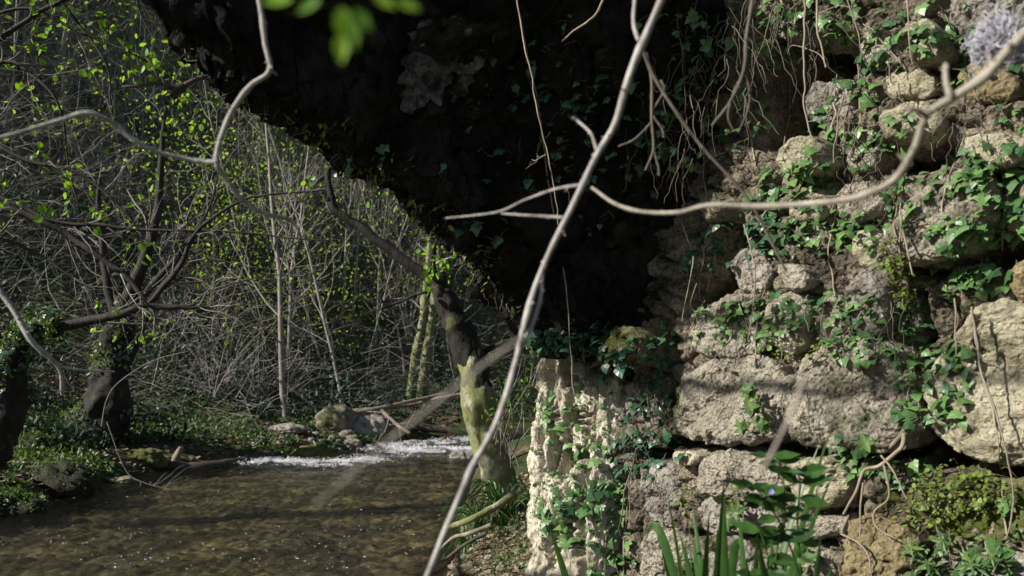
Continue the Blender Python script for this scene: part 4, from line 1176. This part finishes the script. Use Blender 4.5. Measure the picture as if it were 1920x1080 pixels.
# thick mossy stump-like trunks beyond the logs
for px, y, hgt, r, lean, lab in [(768, 23.2, 2.2, .14, .35, "short mossy slanting trunk left of its twin beyond the fallen logs"), (790, 23.6, 2.2, .16, .3, "short mossy slanting trunk right of its twin beyond the fallen logs")]:
    x = (px - 960) / F * y; z = G(x, y)
    poly = [np.array([x, y, z - .2]), np.array([x + lean * .4, y, z + hgt * .5]), np.array([x + lean, y, z + hgt]), np.array([x + lean * 1.5, y + .2, z + hgt * 2.1]), np.array([x + lean * 1.2, y + .3, z + hgt * 3])]
    t = thing("mossy_tree", lab, "tree", (x, y, z))
    link_mesh("trunk", trunk_mesh(poly, [r, r * .85, r * .7, r * .4, r * .2], 12, .15, 3, 5), M['mossy'], t)
    cm = MB(); pp = spline(poly, 24); b1, r1 = side_branches(pp, np.full(24, r * .5), 14, 1.6, .15, .05, 7, .4, 1)
    add_tubes(cm, b1, r1, 4)
    for p_, rr in zip(b1, r1):
        b2, r2 = side_branches(p_, rr, 4, .7, .2, 0, 5); add_tubes(cm, b2, r2, 3)
    link_mesh("branches", cm, M['twig'], t)

# ------------------------------------------------------------------ brushwood and undergrowth (uncountable)
def hill_points(n, d0, d1, pxr=(-150, 1050), y0=16, y1=62, power=1.3):
    out = []
    while sum(len(o) for o in out) < n:
        m_ = n * 3
        y = y0 + (y1 - y0) * rng.uniform(size=m_) ** power
        x = (rng.uniform(*pxr, m_) - 960) / F * y
        dl = pl_dist(x, y, LB)
        ok = (dl > d0) & (dl < d1)
        out.append(np.stack([x[ok], y[ok]], -1))
    return np.concatenate(out)[:n]

n = 30000
xy = hill_points(n, 1.2, 36)
z = ground_z(xy[:, 0], xy[:, 1])
kp = (z > 4) | (rng.uniform(size=n) < .22); xy, z = xy[kp], z[kp]; n = len(z)
base = np.stack([xy[:, 0], xy[:, 1], z + rng.uniform(.1, 3.2, n) * rng.uniform(.1, 1, n)], -1)
d = norm(np.stack([rng.normal(size=n) * .8, rng.normal(size=n) * .5, rng.uniform(-.4, .7, n)], -1))
L = rng.uniform(.5, 2.0, n)
bend = rdir(n) * .35
k = np.linspace(0, 1, 5)[None, :, None]
pp = base[:, None] + d[:, None] * L[:, None, None] * k + bend[:, None] * L[:, None, None] * k ** 2 + rng.normal(size=(n, 5, 3)) * .025 * L[:, None, None]
rr = rng.uniform(.0022, .0065, n)[:, None] * (xy[:, 1] / 30)[:, None] ** .5 * np.linspace(1, .35, 5)[None]
mb = MB(); mb.add(*tubes(pp, rr, 3))
tag(link_mesh("brushwood_undergrowth", mb, M['brush'], loc=(0, 25, 0)), "tangle of bare twigs covering the hillside", "brushwood", kind='stuff')

# green specks of new leaves on the upper hill, dull evergreen ground cover below
n = 36000
xy = hill_points(n, 4, 30, (-150, 800), 18, 48, 1.0)
z = ground_z(xy[:, 0], xy[:, 1])
w_ = fbm(np.stack([xy[:, 0], xy[:, 1], z], -1), .35, 3, 77) > -.2
xy, z = xy[w_], z[w_]; n = len(z)
mb = MB(); scatter(mb, OVAL, np.stack([xy[:, 0], xy[:, 1], z + rng.uniform(.1, 4.5, n)], -1), rdir(n), norm(rdir(n) + [-.5, -.2, .6]), rng.uniform(.05, .15, n))
tag(link_mesh("hillside_foliage", mb, M['springfar'], loc=(0, 30, 0), smooth=False), "pale green specks of new foliage on the upper hillside", "foliage", kind='stuff')
n = 42000
xy = hill_points(n, .9, 20, (-150, 1000), 13, 42, 1.2)
z = ground_z(xy[:, 0], xy[:, 1])
keep = fbm(np.stack([xy[:, 0], xy[:, 1], z * 0], -1), .45, 3, 78) > -.25
xy, z = xy[keep], z[keep]; n = len(z)
mb = MB(); scatter(mb, OVAL, np.stack([xy[:, 0], xy[:, 1], z + rng.uniform(.0, 1, n) ** 1.5 * (.4 + 2.4 * np.clip(fbm(np.stack([xy[:, 0], xy[:, 1], z * 0], -1), .6, 2, 178), 0, 1))], -1), norm(rdir(n) + [0, 0, .3]), norm(rdir(n) + [-.2, -.3, .8]), rng.uniform(.06, .16, n))
tag(link_mesh("evergreen_undergrowth", mb, M['under'], loc=(0, 20, 0), smooth=False), "dull evergreen ground cover low on the far bank", "undergrowth", kind='stuff')

# herbs on the near left bank
n = 22000
y = rng.uniform(8, 19, n); dl = rng.uniform(.15, 5, n) ** 1.0
x = np.interp(y, LB[:, 1], LB[:, 0]) - dl
keep = (pl_dist(x, y, LB) > .12) & (fbm(np.stack([x, y, 0 * x], -1), 1.1, 3, 79) > -.15)
x, y = x[keep], y[keep]; z = ground_z(x, y); n = len(x)
mb = MB(); scatter(mb, OVAL, np.stack([x, y, z + rng.uniform(.0, .12, n)], -1), norm(rdir(n) + [0, 0, .6]), norm(rdir(n) * .8 + [-.2, -.3, .8]), rng.uniform(.04, .10, n))
tag(link_mesh("bank_ground_cover", mb, M['herb'], loc=(-8, 12, .3), smooth=False), "fresh green herbs covering the far bank", "ground cover", kind='stuff')
n = 9000
y = rng.uniform(8, 20, n); dl = rng.uniform(.0, 6, n)
x = np.interp(y, LB[:, 1], LB[:, 0]) - dl
z = ground_z(x, y)
mb = MB(); scatter(mb, FLAKE, np.stack([x, y, z + .015], -1), norm(rdir(n) * [1, 1, .3]), norm(rdir(n) * .5 + [0, 0, 1]), rng.uniform(.03, .09, n))
tag(link_mesh("bank_leaf_litter", mb, M['litter'], loc=(-8, 12, .3), smooth=False), "dead leaves and pale chips on the far bank", "leaf litter", kind='stuff')
# right bank litter, pebbles and small herbs
n = 9000
x = rng.uniform(-.7, .75, n); y = rng.uniform(3.2, 9, n)
z = ground_z(x, y); keep = z > .03; x, y, z = x[keep], y[keep], z[keep]; n = len(x)
mb = MB(); scatter(mb, FLAKE, np.stack([x, y, z + .008], -1), norm(rdir(n) * [1, 1, .3]), norm(rdir(n) * .6 + [0, 0, 1]), rng.uniform(.012, .045, n))
tag(link_mesh("shore_litter", mb, M['litter'], loc=(0, 5, .4), smooth=False), "pale leaf litter and chips below the pillar", "leaf litter", kind='stuff')
n = 5200
x = rng.uniform(-.55, .9, n); y = rng.uniform(3.4, 8.5, n)
z = ground_z(x, y); keep = (z > .15) & (fbm(np.stack([x, y, 0 * x], -1), 3, 3, 80) > .05); x, y, z = x[keep], y[keep], z[keep]; n = len(x)
mb = MB(); scatter(mb, OVAL, np.stack([x, y, z + rng.uniform(.0, .07, n)], -1), norm(rdir(n) + [0, 0, .5]), norm(rdir(n) * .7 + [-.3, -.3, .8]), rng.uniform(.012, .035, n))
tag(link_mesh("shore_ground_cover", mb, M['herb'], loc=(0, 5, .4), smooth=False), "small green herbs at the foot of the pillar", "ground cover", kind='stuff')

# ------------------------------------------------------------------ rapids
n = 43000
t_ = rng.uniform(size=n)
lines = [Pl([(470, 872, 15.1), (540, 874, 15.3), (600, 882, 14.9), (660, 880, 14.9), (730, 862, 16.2), (800, 852, 17.2), (900, 846, 17.8)], 60),
         Pl([(700, 845, 18.0), (760, 842, 18.4), (820, 838, 18.9), (900, 832, 19.8)], 60), Pl([(760, 850, 17.0), (850, 852, 16.8), (900, 850, 17.0)], 60)]
pos = []
for ln, m_, wd in zip(lines, (16000, 16000, 11000), (.24, .4, .3)):
    k = (rng.uniform(size=m_) * 59).astype(int)
    pos.append(ln[k] + np.stack([rng.normal(size=m_) * .25, rng.normal(size=m_) * wd, np.zeros(m_)], -1))
pos = np.concatenate(pos); n = len(pos)
pos[:, 2] = .005 + np.abs(rng.normal(size=n)) * .03
keep = fbm(pos * [1.2, 2.5, 0], 2.2, 3, 90) > .12
pos = pos[keep]; n = len(pos)
oct_v = np.array([(1, 0, 0), (0, 1, 0), (-1, 0, 0), (0, -1, 0), (0, 0, .5), (0, 0, -.5)]) * .5
oct_f = np.array([(0, 1, 4), (1, 2, 4), (2, 3, 4), (3, 0, 4), (1, 0, 5), (2, 1, 5), (3, 2, 5), (0, 3, 5)])
mb = MB(); scatter(mb, (oct_v * [1, .5, .6], oct_f), pos, norm(np.stack([rng.normal(size=n), .4 * rng.normal(size=n), 0 * pos[:, 0]], -1)), norm(rdir(n) * .3 + [0, 0, 1]), rng.uniform(.012, .05, n))
tag(link_mesh("rapids_foam", mb, M['foam'], loc=(-2, 17, 0)), "white broken foam of the small rapids", "foam", kind='stuff')
n = 800
px = rng.uniform(0, 860, n); py = 880 + 190 * rng.uniform(size=n) ** .9
Yv = F * CZ / (py - HOR); x = (px - 960) / F * Yv
keep = (pl_dist(x, Yv, LB) < -.15) & (pl_dist(x, Yv, RB) > .15) & (fbm(np.stack([x, Yv, 0 * x], -1), .9, 3, 91) > -.1)
x, Yv = x[keep], Yv[keep]; n = len(x)
mb = MB(); scatter(mb, (oct_v * [1, .7, .5], oct_f), np.stack([x, Yv, 0 * x + .008], -1), rdir(n) * [1, 1, 0.01], np.array([[0, 0, 1.]]), rng.uniform(.008, .034, n) * rng.uniform(.4, 1, n))  # white specks added to imitate sun sparkle on the ripples
tag(link_mesh("foam_flecks", mb, M['foam'], loc=(-3, 10, 0)), "tiny white flecks standing in for sun glints on the dark water", "foam", kind='stuff')

# ------------------------------------------------------------------ boulders, logs
def at_px(px, Y): 
    x = (px - 960) / F * Y
    return x, Y
for px, Y, wpx, hgt, mk, lab in [(626, 18.3, 74, .36, 'boulder', "rounded mossy boulder behind the rapids, left of the pale one"), (690, 18.6, 70, .34, 'grey', "pale angular boulder under the fallen logs"),
                                 (588, 15.9, 86, .22, 'mossrock', "low dark mossy rock standing in the foam"), (540, 17.2, 60, .12, 'grey', "flat grey shore stone left of the dark rock in the foam"),
                                 (864, 15.9, 46, .15, 'grey', "half-sunken stone in the white water by the near bank"), (660, 17.6, 40, .1, 'grey', "small flat stone before the boulders"), (745, 19.4, 50, .16, 'boulder', "small dark stone right of the pale boulder"),
                                 (112, 11.3, 120, .26, 'clod', "big dark hollowed clod overhanging the water on the left bank"), (30, 10.0, 100, .2, 'clod', "dark clod at the water's edge in the corner of the left bank"), (62, 13.0, 80, .2, 'clod', "dark lump among the herbs on the left bank"),
                                 (275, 14.0, 70, .17, 'mossrock', "small mossy clod beside the rotten stump"), (220, 12.6, 60, .1, 'boulder', "low stone at the tip of the left bank")]:
    x, y = at_px(px, Y); z = max(G(x, y), -.05)
    rock("boulder", (x, y, z + hgt * .25), wpx / F * Y * .5, M[mk], int(px), label=lab, cat="rock" if mk != 'clod' else "earth clod", flat=(1, .8, hgt / (wpx / F * Y * .5) * .9), res=56, amp=.3)
for o in [o_ for o_ in bpy.data.objects if o_.get('category') == 'earth clod']:
    hv = np.array([tuple(v_.co) for v_ in o.data.vertices]) + np.array(o.location)
    top = hv[hv[:, 2] > o.location.z - .02]
    pk = top[rng.integers(0, len(top), 900)] + rng.normal(size=(900, 3)) * .03
    mb = MB(); scatter(mb, OVAL, pk, norm(rdir(900) + [0, 0, .3]), norm(rdir(900) * .8 + [-.2, -.3, .9]), rng.uniform(.02, .06, 900))
    link_mesh("leaves", mb, M['herb'], o, smooth=False)
for j in range(46):
    k = j / 46
    x = -4.6 + 3.4 * k + rng.normal() * .15; y = 15.9 + 3.3 * k + rng.normal() * .25 + .35
    rock("shore_stone", (x, y, max(G(x, y), 0) + .02), rng.uniform(.05, .14), M['grey' if j % 3 else 'boulder'], 2000 + j, label="small %s stone %s" % ("pale" if j % 3 else "mossy", ["beside the rotten log", "in the foam line", "before the dark rock in the foam", "before the round boulder", "below the pale boulder", "where the white water starts"][min(5, j // 8)]), cat="stone", group="stones lining the far shore", flat=(1, .8, .6), res=14)
for j in range(40):
    x = rng.uniform(-.55, .35); y = rng.uniform(4.6, 8.0)
    if G(x, y) < .03: continue
    rock("shore_pebble", (x, y, G(x, y) + .008), rng.uniform(.015, .05), M['grey' if j % 2 else 'block'], 3000 + j, label="pebble among many scattered on the slope below the pillar", cat="stone", group="pebbles below the pillar", flat=(1, .8, .55), res=12)

def log(name, label, pts, r0, r1, matk, stubs=0, parts=True, sides=12):
    w = [P(*p) for p in pts]
    t = thing(name, label, "log", w[0])
    link_mesh("trunk", trunk_mesh(w, np.linspace(r0, r1, len(w)), sides, .14, 4, len(label), 8), M[matk], t)
    if stubs:
        mb = MB(); pp = spline(w, 30); b1, rr = side_branches(pp, np.linspace(r0, r1, 30) * .5, stubs, .9, .12, .02, 7, .1, .95, .7, .9)
        add_tubes(mb, b1, rr, 5)
        link_mesh("snags", mb, M['twig'], t)
    return t
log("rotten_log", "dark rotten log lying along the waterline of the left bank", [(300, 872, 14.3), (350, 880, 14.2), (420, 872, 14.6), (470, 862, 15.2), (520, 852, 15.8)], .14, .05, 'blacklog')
log("rotten_stump", "broken snag standing up from the rotten log's end", [(326, 878, 14.3), (332, 855, 14.3), (340, 838, 14.3)], .09, .04, 'deadwood')
log("fallen_trunk", "uppermost long fallen trunk slanting over the boulders", [(560, 802, 18.2), (620, 782, 18.3), (700, 768, 18.6), (790, 748, 19.2), (870, 732, 19.8), (930, 722, 20.5)], .05, .035, 'deadwood', 8)
log("fallen_trunk", "second fallen trunk lying just under the uppermost one", [(600, 776, 19.0), (680, 770, 19.0), (760, 760, 19.2), (850, 742, 19.4), (900, 736, 19.6)], .06, .04, 'deadwood', 6)
log("fallen_trunk", "short forked bough propped below the fallen trunks, pointing to the rapids", [(716, 770, 18.4), (735, 788, 18.2), (752, 802, 18.0), (768, 812, 17.9)], .045, .03, 'deadwood', 3)
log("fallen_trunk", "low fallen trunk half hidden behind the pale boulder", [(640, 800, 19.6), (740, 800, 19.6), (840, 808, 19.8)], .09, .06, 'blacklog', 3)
log("fallen_trunk", "thin grey stick on the left bank behind the rotten log", [(380, 862, 15.3), (450, 845, 15.8), (520, 838, 16.4)], .04, .025, 'deadwood', 4)

# roots and dead wood on the near right bank
log("bank_root", "mossy root reaching from the slope toward the water, topmost one", [(965, 925, 6.6), (930, 950, 6.5), (880, 975, 6.4), (835, 990, 6.6)], .035, .018, 'mossy')
log("bank_root", "dark root along the waterline below the mossy root", [(920, 985, 6.2), (880, 1000, 6.2), (850, 1008, 6.3), (825, 1030, 6.4)], .018, .010, 'deadwood')
log("bank_root", "lowest dark root at the bottom of the slope", [(910, 1000, 5.9), (870, 1022, 5.9), (840, 1045, 6.0), (815, 1060, 6.0)], .015, .008, 'blacklog')
log("rotten_stump", "black rotten stump in the gap between mossy tree and pillar", [(948, 930, 7.6), (940, 880, 7.6), (936, 868, 7.6), (932, 850, 7.6)], .09, .05, 'blacklog')

# sedge tufts
GT = "arching sedge tufts on the right bank"
for px, Y, s, nbl, lab in [(900, 7.0, .36, 60, "arching sedge tuft nearest the water beneath the mossy tree"), (945, 7.0, .42, 56, "taller sedge tuft between the black stump and the pillar"), (875, 6.8, .24, 40, "small sedge tuft at the very edge of the water")]:
    x, y = at_px(px, Y); z = G(x, y)
    t = thing("sedge_tuft", lab, "grass", (x, y, z), GT); mb = MB()
    for _ in range(nbl):
        a_ = rng.uniform(0, 6.28); rr = s * rng.uniform(.5, 1.1)
        tip = np.array([x + math.cos(a_) * rr, y + math.sin(a_) * rr, z + rng.uniform(-.1, .25)])
        ctl = np.array([x + math.cos(a_) * rr * .35, y + math.sin(a_) * rr * .35, z + s * rng.uniform(.9, 1.6)])
        blade_mesh((x + rng.normal() * .02, y + rng.normal() * .02, z - .02), tip, ctl, .005, mb, 9)
    link_mesh("blades", mb, M['blade'], t)

# bright shrub and dead stems in the gap between tree and pillar
t = thing("gap_shrub", "small shrub with bright green leaves in the gap between mossy tree and pillar", "shrub", P(960, 830, 6.8)); mb, lm = MB(), MB()
for _ in range(16):
    px = rng.uniform(925, 985)
    p_ = grow(P(px, rng.uniform(820, 880), 6.6 + rng.uniform(0, 1.2)), (rng.normal() * .3, 0, 1), rng.uniform(.4, .8), 8, .15)
    mb.add(*tubes(p_, np.linspace(.005, .002, 8), 4))
    if px > 940: leaves_on(lm, [p_[3:]], 12, .05, OVAL, .05)
link_mesh("stems", mb, M['twig'], t); link_mesh("leaves", lm, M['spring'], t, smooth=False)

# ------------------------------------------------------------------ the mossy tree on the right bank
zb = 7.6
t = thing("mossy_bank_tree", "mossy tree with pale lower trunk and shade-darkened upper trunk leaning over the stream", "tree", P(930, 905, zb))
low = [P(945, 925, zb), P(925, 870, zb), P(912, 830, zb), P(900, 780, zb), P(893, 730, zb), P(884, 690, zb), P(876, 650, zb)]
link_mesh("trunk", trunk_mesh(low, [.16, .13, .13, .14, .13, .12, .08], 34, .18, 4.5, 31, 9), M['mossy'], t)
up = [P(895, 730, zb), P(885, 680, zb), P(866, 630, zb), P(845, 580, zb), P(828, 540, zb), P(818, 515, zb)]
link_mesh("upper_trunk", trunk_mesh(up, [.12, .125, .12, .11, .09, .075], 22, .24, 5, 33, 8), M['darkbark'], t)  # upper trunk coloured near black where it lies in shade
limbs = [([(822, 530), (790, 508), (740, 475), (700, 445), (650, 408), (628, 392), (618, 360), (612, 325), (622, 310)], .055, .022), ([(860, 690), (850, 650), (835, 590), (818, 540), (808, 505)], .035, .02),
         ([(818, 520), (812, 490), (818, 450), (850, 400), (880, 330)], .04, .015), ([(800, 545), (770, 560), (735, 574), (718, 570), (712, 560)], .014, .008), ([(735, 574), (705, 582), (675, 588)], .011, .004),
         ([(880, 690), (915, 660), (960, 640), (990, 650)], .03, .015), ([(640, 400), (600, 395), (555, 372), (560, 360)], .01, .004)]
mb = MB()
for ln, r0, r1 in limbs:
    p_ = Pl([(a_, b_, zb) for a_, b_ in ln], 8 * len(ln)); p_ += vfbm(p_, 4, 3, 55) * .02
    mb.add(*tubes(p_, np.linspace(r0, r1, len(p_)), 9))
    b1, r1_ = side_branches(p_, np.full(len(p_), r1 * .7), 5, .6, .16, .02, 7, .3, 1)
    add_tubes(mb, b1, [np.minimum(q_, .008) for q_ in r1_], 4)
link_mesh("limbs", mb, M['darkbark'], t)
mb = MB()
for (px, py, nn) in [(812, 490, 14), (825, 512, 26), (790, 440, 4), (806, 465, 6), (690, 370, 3), (575, 345, 6)]:
    c = P(px, py, zb - .1); n = nn
    scatter(mb, ROUND, c + rng.normal(size=(n, 3)) * .07, rdir(n) - [0, 0, .3], rdir(n) + [-.5, -.5, .5], rng.uniform(.035, .06, n))
link_mesh("leaves", mb, M['spring'], t, smooth=False)

# crumbly rim below the overhang: hanging moss, roots and leaves
mb, lm = MB(), MB()
rim = []
for (x0, y0), (x1, y1) in zip(SIL[:-3], SIL[1:-2]):
    for k in range(5):
        f_ = rng.uniform(); px, py = x0 + (x1 - x0) * f_, y0 + (y1 - y0) * f_
        l, nn = hit(px + rng.uniform(4, 22), py - rng.uniform(2, 22))
        if l is None: continue
        p_ = grow(l, norm(np.array([-.3, .1, -1]) + rdir(1)[0] * .7), rng.uniform(.03, .16), 7, .35)
        mb.add(*tubes(p_, np.linspace(.003, .0012, 7), 4))
        if rng.uniform() < .4: leaves_on(lm, [p_], 4, .028, OVAL, .03)
tr_ = thing("rim_roots", "fringe of rootlets and tiny leaves along the sunlit rim of the overhang", "roots", W(2.5, 2.5, 1.0))
link_mesh("rootlets", mb, M['rootdim'], tr_); link_mesh("leaves", lm, M['spring'], tr_, smooth=False)

# ------------------------------------------------------------------ dark trees of the left bank
def px_tree(name, label, trunk, tr_r, limbs, Y, leafp=(), matk='darkbark', twigs=6, leafsize=.055, moss=None, extra=None, tw_len=1.0):
    base = P(trunk[0][0], trunk[0][1], Y)
    t = thing(name, label, "tree", base)
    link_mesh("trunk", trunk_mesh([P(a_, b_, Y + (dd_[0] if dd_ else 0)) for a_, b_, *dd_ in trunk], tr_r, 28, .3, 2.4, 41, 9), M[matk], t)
    mb, tw, lm = MB(), MB(), MB()
    for ln, r0, r1 in limbs:
        p_ = Pl([(a_, b_, Y + (dd_[0] if dd_ else 0)) for a_, b_, *dd_ in ln], 8 * len(ln)); p_ += vfbm(p_, 1.6, 3, 56) * .04
        mb.add(*tubes(p_, np.linspace(r0, r1, len(p_)), 8))
        b1, rr = side_branches(p_, np.linspace(r0, r1, len(p_)), twigs, tw_len, .14, .0, 8, .15, 1, .35, .8)
        rr = [np.minimum(q_, .012) for q_ in rr]
        add_tubes(tw, b1, rr, 4)
        for q_, r_ in zip(b1, rr):
            b2, r2 = side_branches(q_, r_, 3, tw_len * .45, .18, -.02, 6, .3, 1, .6, .7)
            add_tubes(tw, b2, r2, 3)
            if leafp and rng.uniform() < leafp[0]: leaves_on(lm, [q_] + b2, leafp[1], leafsize, OVAL if rng.uniform() < .6 else ROUND, .02)
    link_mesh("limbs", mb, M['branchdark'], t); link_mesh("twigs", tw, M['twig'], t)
    if lm.n: link_mesh("leaves", lm, M['spring'], t, smooth=False)
    return t
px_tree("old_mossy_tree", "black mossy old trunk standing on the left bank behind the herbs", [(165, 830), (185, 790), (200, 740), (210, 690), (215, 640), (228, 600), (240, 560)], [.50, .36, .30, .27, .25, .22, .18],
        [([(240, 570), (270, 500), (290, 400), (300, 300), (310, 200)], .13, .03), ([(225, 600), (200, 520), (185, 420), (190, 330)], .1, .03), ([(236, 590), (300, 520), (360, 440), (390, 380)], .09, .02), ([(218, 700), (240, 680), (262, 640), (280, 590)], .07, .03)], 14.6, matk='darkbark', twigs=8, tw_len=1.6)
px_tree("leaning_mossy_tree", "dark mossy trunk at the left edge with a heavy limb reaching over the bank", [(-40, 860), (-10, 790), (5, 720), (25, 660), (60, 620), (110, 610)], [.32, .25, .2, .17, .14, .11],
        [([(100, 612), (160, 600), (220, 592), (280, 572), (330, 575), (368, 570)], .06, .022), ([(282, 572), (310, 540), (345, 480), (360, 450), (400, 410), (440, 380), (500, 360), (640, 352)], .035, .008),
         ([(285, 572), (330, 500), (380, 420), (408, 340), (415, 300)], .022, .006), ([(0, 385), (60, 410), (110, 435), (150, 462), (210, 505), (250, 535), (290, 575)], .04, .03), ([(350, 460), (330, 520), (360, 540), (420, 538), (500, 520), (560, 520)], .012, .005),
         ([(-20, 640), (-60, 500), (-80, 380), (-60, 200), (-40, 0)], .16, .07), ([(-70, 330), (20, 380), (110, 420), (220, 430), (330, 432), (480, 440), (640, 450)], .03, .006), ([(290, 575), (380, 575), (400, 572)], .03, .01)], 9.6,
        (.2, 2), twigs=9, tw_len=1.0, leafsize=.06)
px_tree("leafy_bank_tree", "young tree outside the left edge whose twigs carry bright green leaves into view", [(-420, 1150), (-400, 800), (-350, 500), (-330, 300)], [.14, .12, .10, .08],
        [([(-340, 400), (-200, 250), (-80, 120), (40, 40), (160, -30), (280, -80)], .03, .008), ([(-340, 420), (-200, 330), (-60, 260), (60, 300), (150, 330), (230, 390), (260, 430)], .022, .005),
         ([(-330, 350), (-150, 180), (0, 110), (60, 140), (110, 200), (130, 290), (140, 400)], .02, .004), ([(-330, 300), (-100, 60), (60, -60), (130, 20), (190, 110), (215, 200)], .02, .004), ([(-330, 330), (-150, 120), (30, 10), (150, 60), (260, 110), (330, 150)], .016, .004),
         ([(-340, 450), (-150, 420), (0, 440), (70, 470), (140, 520), (180, 540)], .016, .004), ([(-330, 380), (-970, 70, -2.2), (-2028, -920, -4.0), (-4200, -2000, -4.8)], .04, .01),  # last limb here and next two: unseen, added to dapple the wall
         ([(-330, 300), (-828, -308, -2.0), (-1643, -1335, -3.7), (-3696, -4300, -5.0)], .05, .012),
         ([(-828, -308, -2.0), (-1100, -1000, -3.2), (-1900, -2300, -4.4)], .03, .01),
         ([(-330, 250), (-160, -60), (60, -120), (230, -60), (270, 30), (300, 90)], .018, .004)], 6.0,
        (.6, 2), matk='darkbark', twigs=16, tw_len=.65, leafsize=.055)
# moss cushions and ivy on the old trunks
def trunk_cover(tree, n, xmax, size, mk, nm, tpl=OVAL, side=-1):
    o = next(c for c in tree.children if c.name.startswith('trunk'))
    v = np.array([tuple(q.co) for q in o.data.vertices]) + np.array(parent_loc(tree)); nn = np.array([tuple(q.normal) for q in o.data.vertices])
    w_ = (side * nn[:, 0] > xmax) & (fbm(v, 2.2, 3, 303) > -.1)
    v, nn = v[w_], nn[w_]; k = rng.integers(0, len(v), n)
    mb = MB(); scatter(mb, tpl, v[k] + nn[k] * rng.uniform(0, .07, (n, 1)) + rng.normal(size=(n, 3)) * .03, rdir(n), norm(nn[k] + rdir(n) * .5), rng.uniform(size * .5, size, n))
    link_mesh(nm, mb, M[mk], tree, smooth=False)
for o in [o_ for o_ in bpy.data.objects if o_.name in ('old_mossy_tree', 'leaning_mossy_tree')]:
    trunk_cover(o, 1800, -.1, .045, 'fern', 'moss')
    trunk_cover(o, 260, -1.1, .08, 'ivydark', 'ivy_leaves', IVY)
# thin bare sprays over the bank
for k, (lab, lines) in enumerate([
  ("long thin bare shoot arching from the old trunk's foot toward the centre", [([(190, 800), (200, 750), (225, 715), (290, 675), (370, 655), (420, 640), (470, 610), (540, 590)], 10.5), ([(200, 790), (235, 880), (270, 905), (320, 918)], 10.5)]),
  ("bare shoot with forked tips leaning before the dark hollow of the hillside", [([(400, 745), (410, 700), (425, 640), (450, 590), (500, 570)], 13.0), ([(400, 745), (430, 690), (470, 640), (520, 600)], 13.0)])]):
    t = thing("bare_shoot", lab, "shoot", P(lines[0][0][0][0], lines[0][0][0][1], lines[0][1])); mb = MB()
    mb2 = MB()
    for ln, Y in lines:
        p_ = Pl([(a_, b_, Y) for a_, b_ in ln], 8 * len(ln)); mb.add(*tubes(p_, np.linspace(.007, .003, len(p_)), 6))
        b1, rr = side_branches(p_, np.full(len(p_), .006), 7, .8, .15, 0, 7); add_tubes(mb2, b1, rr, 4)
    link_mesh("stem", mb, M['sapling'], t); link_mesh("twigs", mb2, M['twig'], t)
# shrubs behind the rotten log
GU = "half-bare shrubs on the far bank"
for px, Y, lab in [(400, 19.0, "grey-green bush behind the rotten log, nearest the old trunk"), (480, 20.0, "grey-green bush left of the boulders"), (330, 20.5, "grey-green bush deep in the shade behind the old trunk"), (545, 21.5, "low bush under the first pale stems")]:
    x, y = at_px(px, Y); z = G(x, y)
    t = thing("shrub", lab, "shrub", (x, y, z), GU); mb, lm = MB(), MB()
    for _ in range(26):
        p_ = grow((x, y, z), (rng.normal() * .6, rng.normal() * .6, 1), rng.uniform(.8, 1.9), 9, .15)
        mb.add(*tubes(p_, np.linspace(.012, .004, 9), 4)); b1, rr = side_branches(p_, np.full(9, .006), 5, .5, .2, 0, 6); add_tubes(mb, b1, rr, 3)
        leaves_on(lm, b1, 5, .07, OVAL, .04)
    link_mesh("stems", mb, M['brush'], t); link_mesh("leaves", lm, M['under'], t, smooth=False)
